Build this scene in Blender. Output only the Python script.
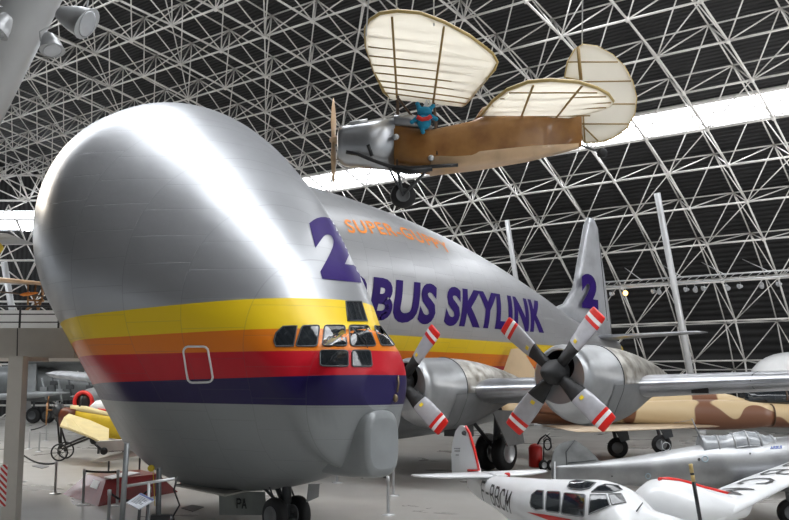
import bpy, bmesh, math, random
from mathutils import Vector, Matrix
from mathutils.bvhtree import BVHTree
random.seed(7)
SC = bpy.context.scene
COL = SC.collection
for o in list(bpy.data.objects): bpy.data.objects.remove(o)

# ------------------------------------------------------------------ camera
FPX = 940.0; CAMZ = 3.4
PITCH = math.atan((378-260)/FPX)
cam = bpy.data.cameras.new('camera'); camo = bpy.data.objects.new('camera', cam); COL.objects.link(camo)
cam.sensor_width = 36; cam.lens = FPX/789*36; cam.clip_end = 600; cam.clip_start = .1
camo.location = (0, 0, CAMZ); camo.rotation_euler = (math.pi/2+PITCH, 0, 0)
SC.camera = camo
# ------------------------------------------------------------------ world, view
w = bpy.data.worlds.new('world'); SC.world = w; w.use_nodes = True
bg = w.node_tree.nodes['Background']; bg.inputs[0].default_value = (.86, .93, 1, 1); bg.inputs[1].default_value = .64
SC.view_settings.view_transform = 'Standard'; SC.view_settings.look = 'None'
SC.view_settings.gamma = 1; SC.view_settings.use_curve_mapping = False
SC.view_settings.exposure = 0.18
SKY_FAR = 7.0      # strength of daylight in the skylight strips
SKY_TOP = 7.0

# building frame: T runs away along the transport aircraft, Q towards its port wing tip
ANG = math.atan2(.63, .78)
T = Vector((math.sin(ANG), math.cos(ANG), 0)); Q = Vector((T.y, -T.x, 0))
def area(name, loc, target, sx, sy, power, col=(1, 1, 1)):
    l = bpy.data.lights.new(name, 'AREA'); l.shape = 'RECTANGLE'; l.size = sx; l.size_y = sy; l.energy = power; l.color = col
    o = bpy.data.objects.new(name, l); COL.objects.link(o); o.location = loc
    o.rotation_euler = (Vector(target)-Vector(loc)).to_track_quat('-Z', 'Y').to_euler(); return o
area('daylight_from_roof', Vector((0, 0, 22))+T*17-Q*4, Vector((0, 0, 0))+T*20, 60, 5, 2700, (.96, .98, 1))
area('front_fill', Vector((0, 0, 15))+T*2+Q*26, Vector((0, 26, 3)), 14, 7, 600, (1, .96, .9))  # soft fill from the right behind the camera, no fixture modelled

area('floor_fill_left', (-22, 38, 15), (-16, 38, 0), 10, 10, 1500, (1, .86, .66))  # added warm fill for the left floor and nose edge, no real lamp
area('truss_fill_right', (30, 34, 7), (22, 48, 22), 8, 8, 2600, (1, .98, .96))  # added fill aimed up to brighten the trusses, no fitting here
# ------------------------------------------------------------------ pixel geometry
def ray(x, y):
    a = (x-394.5)/FPX; b = (260-y)/FPX
    return Vector((a, math.cos(PITCH)-b*math.sin(PITCH), math.sin(PITCH)+b*math.cos(PITCH)))
CAM = Vector((0, 0, CAMZ))
def PX(x, y, Y):
    d = ray(x, y); return CAM+d*(Y/d.y)
def GR(x, y, z=0):
    d = ray(x, y); return CAM+d*((z-CAMZ)/d.z)

# ------------------------------------------------------------------ materials
def nd(nt, t, **k):
    n = nt.nodes.new(t)
    for a, b in k.items(): setattr(n, a, b)
    return n
def math_(nt, op, a, b=None):
    n = nd(nt, 'ShaderNodeMath', operation=op)
    for i, v in enumerate((a, b)):
        if v is None: continue
        if hasattr(v, 'is_output'): nt.links.new(v, n.inputs[i])
        else: n.inputs[i].default_value = v
    return n.outputs[0]
def mixc(nt, f, a, b):
    n = nd(nt, 'ShaderNodeMix', data_type='RGBA')
    for i, v in ((0, f), (6, a), (7, b)):
        if hasattr(v, 'is_output'): nt.links.new(v, n.inputs[i])
        elif i == 0: n.inputs[0].default_value = v
        else: n.inputs[i].default_value = (*v, 1)
    return n.outputs[2]
def mat(name, c, rough=.5, metal=0, var=.15, scale=3, bump=0, emit=0, trans=0, coat=0, c2=None, lo=.4, hi=.65, bscale=None):
    m = bpy.data.materials.new(name); m.use_nodes = True; nt = m.node_tree; b = nt.nodes['Principled BSDF']
    tc = nd(nt, 'ShaderNodeTexCoord'); nz = nd(nt, 'ShaderNodeTexNoise'); nz.inputs['Scale'].default_value = scale; nz.inputs['Detail'].default_value = 5
    nt.links.new(tc.outputs['Object'], nz.inputs['Vector'])
    mr = nd(nt, 'ShaderNodeMapRange'); mr.inputs[1].default_value = lo; mr.inputs[2].default_value = hi
    nt.links.new(nz.outputs[0], mr.inputs[0])
    c2 = c2 or tuple(x*(1-var) for x in c)
    nt.links.new(mixc(nt, mr.outputs[0], c, c2), b.inputs['Base Color'])
    b.inputs['Roughness'].default_value = rough; b.inputs['Metallic'].default_value = metal
    if coat: b.inputs['Coat Weight'].default_value = coat; b.inputs['Coat Roughness'].default_value = .08
    if trans: b.inputs['Transmission Weight'].default_value = trans
    if emit: b.inputs['Emission Color'].default_value = (*c, 1); b.inputs['Emission Strength'].default_value = emit
    if bump:
        bp = nd(nt, 'ShaderNodeBump'); bp.inputs['Strength'].default_value = bump; bp.inputs['Distance'].default_value = .02
        if bscale:
            n2 = nd(nt, 'ShaderNodeTexNoise'); n2.inputs['Scale'].default_value = bscale; nt.links.new(tc.outputs['Object'], n2.inputs['Vector']); nt.links.new(n2.outputs[0], bp.inputs['Height'])
        else: nt.links.new(nz.outputs[0], bp.inputs['Height'])
        nt.links.new(bp.outputs[0], b.inputs['Normal'])
    return m
ALU = (.50, .51, .535)
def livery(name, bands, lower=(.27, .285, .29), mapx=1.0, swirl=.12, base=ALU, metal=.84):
    """aluminium skin with rivet-row panel seams and painted stripes; bands = (height, slope, colour) from the top stripe down"""
    m = bpy.data.materials.new(name); m.use_nodes = True; nt = m.node_tree; L = nt.links; b = nt.nodes['Principled BSDF']
    tc = nd(nt, 'ShaderNodeTexCoord'); sp = nd(nt, 'ShaderNodeSeparateXYZ'); L.new(tc.outputs['Object'], sp.inputs[0])
    X, Y, Z = sp.outputs
    nz = nd(nt, 'ShaderNodeTexNoise'); nz.inputs['Scale'].default_value = .9; nz.inputs['Detail'].default_value = 6
    mp = nd(nt, 'ShaderNodeMapping'); mp.inputs['Scale'].default_value = (.35, 1, 1.6); L.new(tc.outputs['Object'], mp.inputs[0]); L.new(mp.outputs[0], nz.inputs['Vector'])
    # seams: along x every 1.35 m, along height every .62 m
    def seam(v, step, wid):
        f = math_(nt, 'FRACT', math_(nt, 'DIVIDE', v, step)); d = math_(nt, 'ABSOLUTE', math_(nt, 'SUBTRACT', f, .5))
        return math_(nt, 'GREATER_THAN', d, .5-wid/step/2)
    sx = seam(X, 1.37, .02)
    zz = math_(nt, 'ADD', Z, math_(nt, 'MULTIPLY', math_(nt, 'FLOOR', math_(nt, 'DIVIDE', X, 1.37)), .17))
    sz = seam(zz, .64, .014)
    s = math_(nt, 'MAXIMUM', sx, sz)
    cell = nd(nt, 'ShaderNodeTexWhiteNoise', noise_dimensions='2D'); cv = nd(nt, 'ShaderNodeCombineXYZ')
    L.new(math_(nt, 'FLOOR', math_(nt, 'DIVIDE', X, 1.37)), cv.inputs[0]); L.new(math_(nt, 'FLOOR', math_(nt, 'DIVIDE', zz, .64)), cv.inputs[1]); L.new(cv.outputs[0], cell.inputs['Vector'])
    col = mixc(nt, math_(nt, 'MULTIPLY', nz.outputs[0], .8), base, tuple(c*.72 for c in base))
    col = mixc(nt, math_(nt, 'MULTIPLY', cell.outputs[0], .12), col, (.25, .26, .28))
    top = bands[0]; bot = bands[-1]
    def below(bd): return math_(nt, 'LESS_THAN', math_(nt, 'SUBTRACT', Z, math_(nt, 'MULTIPLY', X, bd[1])), bd[0])
    for bd in bands:
        col = mixc(nt, below(bd), col, bd[2] if bd[2] else lower)
    painted = math_(nt, 'SUBTRACT', below(top), below(bot))
    col = mixc(nt, math_(nt, 'MULTIPLY', s, .22), col, (.08, .08, .09))
    L.new(col, b.inputs['Base Color'])
    L.new(math_(nt, 'SUBTRACT', metal, math_(nt, 'MULTIPLY', below(top), metal-.04)), b.inputs['Metallic'])
    ro = math_(nt, 'ADD', math_(nt, 'MULTIPLY', nz.outputs[0], .18), .24)
    ro = math_(nt, 'ADD', ro, math_(nt, 'MULTIPLY', cell.outputs[0], .05)); L.new(ro, b.inputs['Roughness'])
    b.inputs['Specular IOR Level'].default_value = .35; bp = nd(nt, 'ShaderNodeBump'); bp.inputs['Strength'].default_value = .5; bp.inputs['Distance'].default_value = .03
    n2 = nd(nt, 'ShaderNodeTexNoise'); n2.inputs['Scale'].default_value = 1.1; n2.inputs['Detail'].default_value = 2; L.new(tc.outputs['Object'], n2.inputs['Vector'])
    L.new(math_(nt, 'SUBTRACT', math_(nt, 'MULTIPLY', n2.outputs[0], swirl*6), math_(nt, 'MULTIPLY', s, .25)), bp.inputs['Height'])
    L.new(bp.outputs[0], b.inputs['Normal'])
    return m
YEL, ORA, RED_, NAVY = (.80, .56, .015), (.72, .19, .012), (.50, .008, .02), (.014, .008, .07)
M = dict(
 alu=mat('aluminium', (.5, .51, .53), .34, .8, .3, 2, .15), finm=mat('fin aluminium', (.50, .515, .545), .35, .35, .2, 1.2, .1), wing=mat('wing aluminium', (.52, .53, .56), .3, .85, .25, 1.2, .1),
 patina=mat('heat stained metal', (.62, .60, .55), .38, .85, c2=(.22, .19, .15), scale=2.6, lo=.38, hi=.7, bump=.4),
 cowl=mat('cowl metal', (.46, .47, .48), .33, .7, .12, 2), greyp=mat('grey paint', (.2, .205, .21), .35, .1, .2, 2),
 dgrey=mat('dark grey paint', (.07, .075, .08), .4, .1, .3, 3), black=mat('black rubber', (.012, .012, .013), .6, 0, .3, 8),
 blackp=mat('black paint', (.015, .015, .017), .35, 0, .3, 8), white=mat('white paint', (.78, .79, .80), .28, 0, .06, 2, coat=.3),
 cream=mat('cream paint', (.55, .53, .48), .45, 0, .08, 2), red=mat('red paint', (.68, .02, .014), .3, 0, .12, 4, coat=.2),
 blade=mat('grey blade paint', (.42, .42, .45), .35, .15, .12, 4), bladew=mat('white blade band', (.8, .8, .8), .35), yel=mat('yellow paint', (.75, .55, .03), .35, 0, .1, 4),
 navy=mat('navy lettering', (.025, .008, .12), .45, .0, .15, 2), orange=mat('orange lettering', (.85, .27, .04), .35, 0, .1, 2),
 truss=mat('white truss tube', (.88, .86, .83), .45, .0, .12, .3), post=mat('pale grey column paint', (.6, .61, .62), .3, .2, .1, 1),
 steel=mat('polished steel', (.6, .61, .62), .35, .6, .08, 3), belt=mat('black belt', (.012, .012, .014), .7), wood=mat('varnished wood', (.36, .17, .045), .4, 0, scale=2.5, c2=(.22, .09, .02), coat=.3),
 woodpale=mat('pale varnished ply', (.66, .45, .27), .4, 0, .2, 3, coat=.2), darkwood=mat('dark wood', (.09, .045, .02), .5, 0, .3, 5),
 fabyel=mat('yellow fabric', (.78, .55, .03), .6, 0, .12, 3), fabcream=mat('cream wing fabric', (.80, .68, .36), .55, 0, .1, 3),
 redbox=mat('dark red laminate', (.21, .02, .022), .3, 0, .18, 3, coat=.2), paper=mat('printed card', (.5, .53, .58), .5, 0, .1, 8),
 blue=mat('bright blue plush', (.015, .28, .47), .8, 0, .3, 12, bump=.5), ochre=mat('ochre paint', (.55, .4, .15), .5),
 silver=mat('brushed silver skin', (.36, .365, .37), .42, .75, .3, 1.6, .25), sfin=mat('dull silver fin', (.30, .31, .31), .38, .7, .3, 3, .1),
 jet=mat('grey jet paint', (.17, .185, .19), .4, .1, .25, 1.5), jetlt=mat('light grey jet metal', (.36, .38, .39), .35, .4, .2, 2),
 housing=mat('lamp housing grey', (.45, .46, .47), .35, .2, .1, 4), glow=mat('lit warm lamp', (1, .55, .15), .4, emit=5), lens=mat('lamp glass', (.6, .62, .65), .1, .3),
 deckw=mat('white gallery panel', (.85, .86, .87), .35, 0, .03, 2), fascia=mat('gallery fascia', (.52, .49, .44), .5, 0, .06, 3),
 rail=mat('dark rail', (.035, .035, .037), .4, .3), rib=mat('wing rib wood', (.34, .22, .07), .5), hinge=mat('dull bronze', (.2, .15, .09), .35, .6),  # ribs and spars share one plain brown wood
)
M['navy'].node_tree.nodes['Principled BSDF'].inputs['Specular IOR Level'].default_value = .12
def camo_mat():
    m = mat('desert camouflage', (.56, .42, .24), .45, 0, c2=(.17, .07, .035), scale=.5, lo=.47, hi=.48)
    for n in m.node_tree.nodes:
        if n.type == 'TEX_NOISE': n.inputs['Detail'].default_value = .6
    return m
M['camo'] = camo_mat()
def glass_mat(name, tint=(.02, .025, .03), rough=.06):
    m = bpy.data.materials.new(name); m.use_nodes = True; b = m.node_tree.nodes['Principled BSDF']
    nt = m.node_tree; tc = nd(nt, 'ShaderNodeTexCoord'); nz = nd(nt, 'ShaderNodeTexNoise'); nz.inputs['Scale'].default_value = 6; nt.links.new(tc.outputs['Object'], nz.inputs['Vector'])
    nt.links.new(mixc(nt, nz.outputs[0], tint, tuple(c*.4 for c in tint)), b.inputs['Base Color'])
    b.inputs['Roughness'].default_value = rough; b.inputs['Specular IOR Level'].default_value = .7; return m
M['glass'] = glass_mat('dark cockpit glass')
M['glass2'] = glass_mat('smoky canopy glass', (.42, .44, .46), .12)
def fabric_trans(name, c, tr=.45):
    m = bpy.data.materials.new(name); m.use_nodes = True; nt = m.node_tree; b = nt.nodes['Principled BSDF']
    tc = nd(nt, 'ShaderNodeTexCoord'); nz = nd(nt, 'ShaderNodeTexNoise'); nz.inputs['Scale'].default_value = 2; nt.links.new(tc.outputs['Object'], nz.inputs['Vector'])
    col = mixc(nt, nz.outputs[0], c, tuple(x*.88 for x in c)); nt.links.new(col, b.inputs['Base Color']); b.inputs['Roughness'].default_value = .5
    t = nd(nt, 'ShaderNodeBsdfTranslucent'); nt.links.new(col, t.inputs[0]); mx = nd(nt, 'ShaderNodeMixShader'); mx.inputs[0].default_value = tr
    nt.links.new(b.outputs[0], mx.inputs[1]); nt.links.new(t.outputs[0], mx.inputs[2]); nt.links.new(mx.outputs[0], nt.nodes['Material Output'].inputs[0]); return m
M['fabric'] = fabric_trans('translucent wing fabric', (.98, .95, .88), .72)

# ------------------------------------------------------------------ mesh kit (all in world coordinates)
class MB:
    def __init__(s): s.v = []; s.f = []; s.sm = []; s.mi = []; s.m = 0
    def face(s, idx, smooth=False): s.f.append(tuple(idx)); s.sm.append(smooth); s.mi.append(s.m)
    def rings(s, rings, cap=(True, True), closed=True, smooth=True):
        b = len(s.v); n = len(rings[0])
        for r in rings: s.v += [Vector(p) for p in r]
        for i in range(len(rings)-1):
            for j in range(n if closed else n-1):
                k = (j+1) % n
                s.face((b+i*n+j, b+i*n+k, b+(i+1)*n+k, b+(i+1)*n+j), smooth)
        if cap[0]: s.face([b+j for j in range(n)][::-1])
        if cap[1]: s.face([b+(len(rings)-1)*n+j for j in range(n)])
        return s
    def tube(s, a, b, r, r2=None, n=10, smooth=True):
        a = Vector(a); b = Vector(b); r2 = r if r2 is None else r2
        d = (b-a).normalized(); u = d.orthogonal().normalized(); w_ = d.cross(u)
        cs = [(math.cos(2*math.pi*k/n), math.sin(2*math.pi*k/n)) for k in range(n)]
        return s.rings([[a+(u*c+w_*q)*r for c, q in cs], [b+(u*c+w_*q)*r2 for c, q in cs]], smooth=smooth)
    def path(s, pts, r, n=8, closed=False):
        pts = [Vector(p) for p in pts]; R = []; u = None; N = len(pts)
        for i, p in enumerate(pts):
            if closed: d = (pts[(i+1) % N]-pts[i-1])
            else: d = pts[min(i+1, N-1)]-pts[max(i-1, 0)]
            d.normalize(); u = d.orthogonal().normalized() if u is None else (u-d*u.dot(d)).normalized(); w_ = d.cross(u)
            R.append([p+(u*math.cos(2*math.pi*k/n)+w_*math.sin(2*math.pi*k/n))*r for k in range(n)])
        if closed:
            s.rings(R, (False, False)); b = len(s.v)-N*n
            # join the last ring to the first
            best = min(range(n), key=lambda q: (s.v[b+(N-1)*n]-s.v[b+q]).length)
            for j in range(n): s.face((b+(N-1)*n+j, b+(N-1)*n+(j+1) % n, b+(best+j+1) % n, b+(best+j) % n), True)
        else: s.rings(R)
        return s
    def box(s, c, sx, sy, sz, ax=(1, 0, 0), up=(0, 0, 1)):
        c = Vector(c); ax = Vector(ax).normalized(); up = Vector(up); up = (up-ax*up.dot(ax)).normalized(); y = up.cross(ax)
        P = lambda i, j, k: c+ax*(i*sx/2)+y*(j*sy/2)+up*(k*sz/2)
        return s.rings([[P(-1, -1, k), P(1, -1, k), P(1, 1, k), P(-1, 1, k)] for k in (-1, 1)], smooth=False)
    def lathe(s, c, ax, prof, n=24):
        """prof = (along axis, radius)"""
        c = Vector(c); ax = Vector(ax).normalized(); u = ax.orthogonal().normalized(); w_ = ax.cross(u)
        return s.rings([[c+ax*a+(u*math.cos(2*math.pi*k/n)+w_*math.sin(2*math.pi*k/n))*max(r, .001) for k in range(n)] for a, r in prof])
    def slab(s, pts, nrm, th):
        nrm = Vector(nrm).normalized()*th/2
        return s.rings([[Vector(p)-nrm for p in pts], [Vector(p)+nrm for p in pts]], smooth=False)
    def ball(s, c, r, n=14, sc=(1, 1, 1)):
        c = Vector(c); R = []
        for i in range(n+1):
            a = math.pi*i/n; R.append([c+Vector((sc[0]*r*math.sin(a)*math.cos(2*math.pi*k/n)+1e-4*math.cos(2*math.pi*k/n), sc[1]*r*math.sin(a)*math.sin(2*math.pi*k/n)+1e-4*math.sin(2*math.pi*k/n), sc[2]*r*math.cos(a))) for k in range(n)])
        return s.rings(R)
FR = {}
def frame(loc, rz=0): return Matrix.Translation(Vector(loc)) @ Matrix.Rotation(rz, 4, 'Z')
def props(o, label=None, cat=None, group=None, kind=None):
    if label: o['label'] = label
    if cat: o['category'] = cat
    if group: o['group'] = group
    if kind: o['kind'] = kind
    return o
def thing(name, label, cat, loc=(0, 0, 0), rz=0, group=None):
    o = bpy.data.objects.new(name, None); COL.objects.link(o); o.empty_display_size = .3
    o.location = loc; o.rotation_euler = (0, 0, rz); FR[o.name] = frame(loc, rz); return props(o, label, cat, group)
def put(name, mb, m, parent=None, fr=None, label=None):
    me = bpy.data.meshes.new(name); o = bpy.data.objects.new(name, me); COL.objects.link(o)
    if parent is None and fr is None:
        lo = Vector([min(v[i] for v in mb.v) for i in range(3)]); hi = Vector([max(v[i] for v in mb.v) for i in range(3)])
        fr = Matrix.Translation(((lo.x+hi.x)/2, (lo.y+hi.y)/2, lo.z))
    pf = FR[parent.name] if parent else Matrix.Identity(4); fr = fr or pf; FR[o.name] = fr
    inv = fr.inverted()
    me.from_pydata([inv @ v for v in mb.v], [], mb.f); me.polygons.foreach_set('use_smooth', mb.sm); me.update()
    for x in (m if isinstance(m, list) else [m]): me.materials.append(M[x] if isinstance(x, str) else x)
    if isinstance(m, list): me.polygons.foreach_set('material_index', mb.mi)
    b = bmesh.new(); b.from_mesh(me); bmesh.ops.recalc_face_normals(b, faces=b.faces); b.to_mesh(me); b.free()
    if parent: o.parent = parent
    o.matrix_local = pf.inverted() @ fr
    if label: o['label'] = label
    return o
def single(name, mb, m, label, cat, group=None): return props(put(name, mb, m), label, cat, group)
def struct(name, mb, m, label=None): return props(put(name, mb, m), label, kind='structure')
def copy_tree(o, loc, label=None, parent=None):
    c = o.copy(); COL.objects.link(c)
    if parent: c.parent = parent; c.matrix_local = o.matrix_local.copy()
    else: c.location = loc
    if label: c['label'] = label
    for ch in KIDS.get(o.name, list(o.children)): copy_tree(ch, None, None, c)
    return c
KIDS = {}
def interp(tab, u):
    x = [r[0] for r in tab]; i = max(0, min(len(x)-2, next((k for k in range(len(x)-1) if u <= x[k+1]), len(x)-2)))
    h = x[i+1]-x[i]; s = (u-x[i])/h; out = []
    for k in range(1, len(tab[0])):
        y = [r[k] for r in tab]
        def g(j):
            if j == 0: return (y[1]-y[0])/(x[1]-x[0])
            if j == len(x)-1: return (y[-1]-y[-2])/(x[-1]-x[-2])
            h1 = x[j]-x[j-1]; h2 = x[j+1]-x[j]
            return ((y[j]-y[j-1])/h1*h2+(y[j+1]-y[j])/h2*h1)/(h1+h2)
        out.append((2*s**3-3*s**2+1)*y[i]+(s**3-2*s**2+s)*h*g(i)+(-2*s**3+3*s**2)*y[i+1]+(s**3-s**2)*h*g(i+1))
    return out
def hullsec(top, R, bot, r, n=72):
    R = max(R, .04); r = max(r, .03); h = top-R; l = bot+r; o = []
    for k in range(n):
        a = 2*math.pi*k/n+math.pi/2; c, s = math.cos(a), math.sin(a)
        o.append((R*c, h+R*s) if h*s+R >= l*s+r else (r*c, l+r*s))
    return o
def hull_loft(mb, tab, fn, steps, n=72, shrink=0, cap=(True, True)):
    rs = []
    for u in steps:
        t, R, b, r = interp(tab, u)
        rs.append([fn(u, y, z) for y, z in hullsec(t-shrink, R-shrink, b+shrink, r-shrink, n)])
    mb.rings(rs, cap); return rs
def lin(a, b, n): return [a+(b-a)*i/(n-1) for i in range(n)]

# surface decals -------------------------------------------------
def bvh(mb, ):
    return BVHTree.FromPolygons([tuple(v) for v in mb.v], mb.f)
def hit_px(tree, x, y, off=.012):
    d = ray(x, y).normalized(); r = tree.ray_cast(CAM, d)
    if r[0] is None: return None
    n = r[1] if r[1].dot(d) < 0 else -r[1]
    return r[0]+n*off
def patch_px(mb, tree, poly, off=.015, rings=4, sub=4, flat=False):
    """convex window outline laid on a curved skin"""
    cx = sum(p[0] for p in poly)/len(poly); cy = sum(p[1] for p in poly)/len(poly); per = []
    for i, p in enumerate(poly):
        q = poly[(i+1) % len(poly)]
        for k in range(sub): per.append((p[0]+(q[0]-p[0])*k/sub, p[1]+(q[1]-p[1])*k/sub))
    R = []
    for j in range(1, rings+1):
        f = j/rings; R.append([hit_px(tree, cx+(x-cx)*f, cy+(y-cy)*f, off) for x, y in per])
    c = hit_px(tree, cx, cy, off)
    for r in R:
        last = c
        for i, v in enumerate(r):
            if v is None: r[i] = last
            last = r[i]
    b = len(mb.v); n = len(per); mb.v.append(c)
    for r in R: mb.v += r
    for k in range(n): mb.face((b, b+1+k, b+1+(k+1) % n), True)
    for j in range(rings-1):
        for k in range(n): mb.face((b+1+j*n+k, b+1+j*n+(k+1) % n, b+1+(j+1)*n+(k+1) % n, b+1+(j+1)*n+k), True)
    return R[-1]
def rnd(poly, f=.18):
    o = []
    for i, p in enumerate(poly):
        a = poly[i-1]; b = poly[(i+1) % len(poly)]
        o += [(p[0]+(a[0]-p[0])*f, p[1]+(a[1]-p[1])*f), (p[0]*.82+(a[0]+b[0])*.09*1.0, p[1]*.82+(a[1]+b[1])*.09) if False else (p[0]+((a[0]-p[0])+(b[0]-p[0]))*f*.28, p[1]+((a[1]-p[1])+(b[1]-p[1]))*f*.28), (p[0]+(b[0]-p[0])*f, p[1]+(b[1]-p[1])*f)]
    return o
def text_mb(body, fn, bold=.035, shear=0, grid=.12, space=1.0, fit=None):
    """lettering: glyphs cut into a fine grid, each vertex sent through fn(x, y) with x,y in 0..1 of the text box"""
    cu = bpy.data.curves.new('lettering', 'FONT'); cu.body = body; cu.size = 1; cu.offset = bold; cu.shear = shear; cu.space_character = space; cu.resolution_u = 4
    o = bpy.data.objects.new('lettering', cu); COL.objects.link(o); bpy.context.view_layer.update()
    me = bpy.data.meshes.new_from_object(o.evaluated_get(bpy.context.evaluated_depsgraph_get()))
    bpy.data.objects.remove(o); b = bmesh.new(); b.from_mesh(me); bpy.data.meshes.remove(me)
    bmesh.ops.remove_doubles(b, verts=b.verts, dist=1e-4)
    x0 = min(v.co.x for v in b.verts); x1 = max(v.co.x for v in b.verts); y0 = min(v.co.y for v in b.verts); y1 = max(v.co.y for v in b.verts)
    for ax, a0, a1 in ((0, x0, x1), (1, y0, y1)):
        k = a0+grid
        while k < a1:
            co = [0, 0, 0]; no = [0, 0, 0]; co[ax] = k; no[ax] = 1
            bmesh.ops.bisect_plane(b, geom=b.verts[:]+b.edges[:]+b.faces[:], plane_co=co, plane_no=no); k += grid
    bmesh.ops.triangulate(b, faces=b.faces)
    mb = MB(); idx = {}
    for v in b.verts:
        p = fn((v.co.x-x0)/(x1-x0), (v.co.y-y0)/(y1-y0))
        if p is not None: idx[v.index] = len(mb.v); mb.v.append(p)
    for f in b.faces:
        if all(v.index in idx for v in f.verts): mb.face([idx[v.index] for v in f.verts], True)
    b.free(); return mb

STROKES = {'F': [[(0, 0), (0, 1), (1, 1)], [(0, .54), (.85, .54)]], '-': [[(.1, .5), (.9, .5)]], 'B': [[(0, 0), (0, 1), (.7, 1), (.95, .88), (.95, .65), (.7, .53), (0, .53)], [(.7, .53), (1, .38), (1, .14), (.72, 0), (0, 0)]],
 'C': [[(1, .78), (.8, .97), (.5, 1), (.2, .95), (0, .75), (0, .25), (.2, .05), (.5, 0), (.8, .03), (1, .22)]], 'M': [[(0, 0), (0, 1), (.5, .35), (1, 1), (1, 0)]], 'P': [[(0, 0), (0, 1), (.7, 1), (1, .87), (1, .62), (.7, .48), (0, .48)]], 'A': [[(0, 0), (.5, 1), (1, 0)], [(.2, .33), (.8, .33)]]}
def stroke_mb(body, fn, wd=.13, gap=.4, sq=1.0):
    """plain engineering letters drawn as strokes; fn maps (0..1, 0..1); wd is the stroke width in letter heights, sq = letter width / height"""
    n = len(body); tot = n+gap*(n-1); mb = MB()
    for i, ch in enumerate(body):
        x0 = i*(1+gap)
        for pl in STROKES[ch]:
            for a, c in zip(pl, pl[1:]):
                A0 = Vector((a[0]*sq, a[1])); C0 = Vector((c[0]*sq, c[1])); d = (C0-A0).normalized()*wd/2; nn = Vector((-d.y, d.x)); A1 = A0-d*.9; C1 = C0+d*.9; k = 5; rows = []
                for j in range(k):
                    p = A1.lerp(C1, j/(k-1)); rows.append([p+nn, p-nn])
                pts = [[fn((x0+q.x/sq)/tot, q.y) for q in r] for r in rows]
                if any(q is None for r in pts for q in r): continue
                b0 = len(mb.v); mb.v += [q for r in pts for q in r]
                for j in range(k-1): mb.face((b0+2*j, b0+2*j+1, b0+2*j+3, b0+2*j+2), True)
    return mb
# ================================================================== SETTING: floor and vaulted roof
fm = mat('polished concrete', (.50, .49, .465), .3, 0, c2=(.33, .32, .3), scale=.12, lo=.35, hi=.68, bump=.04)
def floor_mat(m):
    nt = m.node_tree; L = nt.links; b = nt.nodes['Principled BSDF']; src = b.inputs['Base Color'].links[0].from_socket
    tc = nd(nt, 'ShaderNodeTexCoord'); sp = nd(nt, 'ShaderNodeSeparateXYZ'); mp = nd(nt, 'ShaderNodeMapping'); mp.inputs['Rotation'].default_value = (0, 0, ANG)
    L.new(tc.outputs['Object'], mp.inputs[0]); L.new(mp.outputs[0], sp.inputs[0])
    s = None
    for k in (0, 1):
        f = math_(nt, 'ABSOLUTE', math_(nt, 'SUBTRACT', math_(nt, 'FRACT', math_(nt, 'DIVIDE', sp.outputs[k], 6.0)), .5))
        g = math_(nt, 'LESS_THAN', f, .004); s = g if s is None else math_(nt, 'MAXIMUM', s, g)
    n2 = nd(nt, 'ShaderNodeTexNoise'); n2.inputs['Scale'].default_value = .35; n2.inputs['Detail'].default_value = 6; n2.inputs['Distortion'].default_value = .6
    L.new(tc.outputs['Object'], n2.inputs['Vector'])
    c = mixc(nt, math_(nt, 'MULTIPLY', n2.outputs[0], .4), src, (.24, .225, .2))
    L.new(c, b.inputs['Base Color'])
    L.new(math_(nt, 'ADD', .16, math_(nt, 'MULTIPLY', n2.outputs[0], .3)), b.inputs['Roughness'])
floor_mat(fm)
mb = MB(); mb.box((0, 40, -.1), 260, 240, .2); struct('floor', mb, fm)

TC, TW, TH = 20.0, 50.0, 26.0
def vault(th, q, d=0):
    """th: angle along the arch (0 = far foot, pi = near foot); d: distance inside the deck"""
    ct, st = math.cos(th), math.sin(th); n = Vector((ct/TW, st/TH)).normalized()
    t = TC+TW*ct-n.x*d; z = TH*st-n.y*d
    return T*t+Q*q+Vector((0, 0, z))
dk = bpy.data.materials.new('corrugated dark roof deck'); dk.use_nodes = True
nt = dk.node_tree; b = nt.nodes['Principled BSDF']; tc = nd(nt, 'ShaderNodeTexCoord'); mp = nd(nt, 'ShaderNodeMapping'); mp.inputs['Rotation'].default_value = (0, 0, ANG)
wv = nd(nt, 'ShaderNodeTexWave', wave_type='BANDS', bands_direction='Y'); wv.inputs['Scale'].default_value = 1.15
nt.links.new(tc.outputs['Object'], mp.inputs[0]); nt.links.new(mp.outputs[0], wv.inputs[0])
nt.links.new(mixc(nt, wv.outputs[0], (.012, .012, .013), (.038, .038, .04)), b.inputs['Base Color']); b.inputs['Roughness'].default_value = .7
bp = nd(nt, 'ShaderNodeBump'); bp.inputs['Strength'].default_value = .6; bp.inputs['Distance'].default_value = .1; nt.links.new(wv.outputs[0], bp.inputs['Height']); nt.links.new(bp.outputs[0], b.inputs['Normal'])
Q0, Q1 = -96, 58
def th_of_t(t): return math.acos(max(-1, min(1, (t-TC)/TW)))
SKY = [(53.0, 55.1), (13, 21)]         # skylight strips, as ranges of t
cuts = sorted([0, math.pi*.93]+[th_of_t(t) for s in SKY for t in s])
mb = MB()
for i in range(len(cuts)-1):
    if any(abs(cuts[i]-th_of_t(s[1])) < 1e-6 for s in SKY): continue
    hs = lin(cuts[i], cuts[i+1], max(3, int((cuts[i+1]-cuts[i])/.1)+2))
    outer = [vault(h, Q0, -.2) for h in hs]
    prof = [vault(h, 0, 0) for h in hs]+[vault(h, 0, -.25) for h in hs][::-1]
    mb.rings([[p+Q*Q0 for p in prof], [p+Q*Q1 for p in prof]], smooth=False)
ceiling = struct('ceiling', mb, dk)
skm = mat('bright daylight glazing', (.93, .96, 1), .3, emit=SKY_FAR, var=.02)
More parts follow.
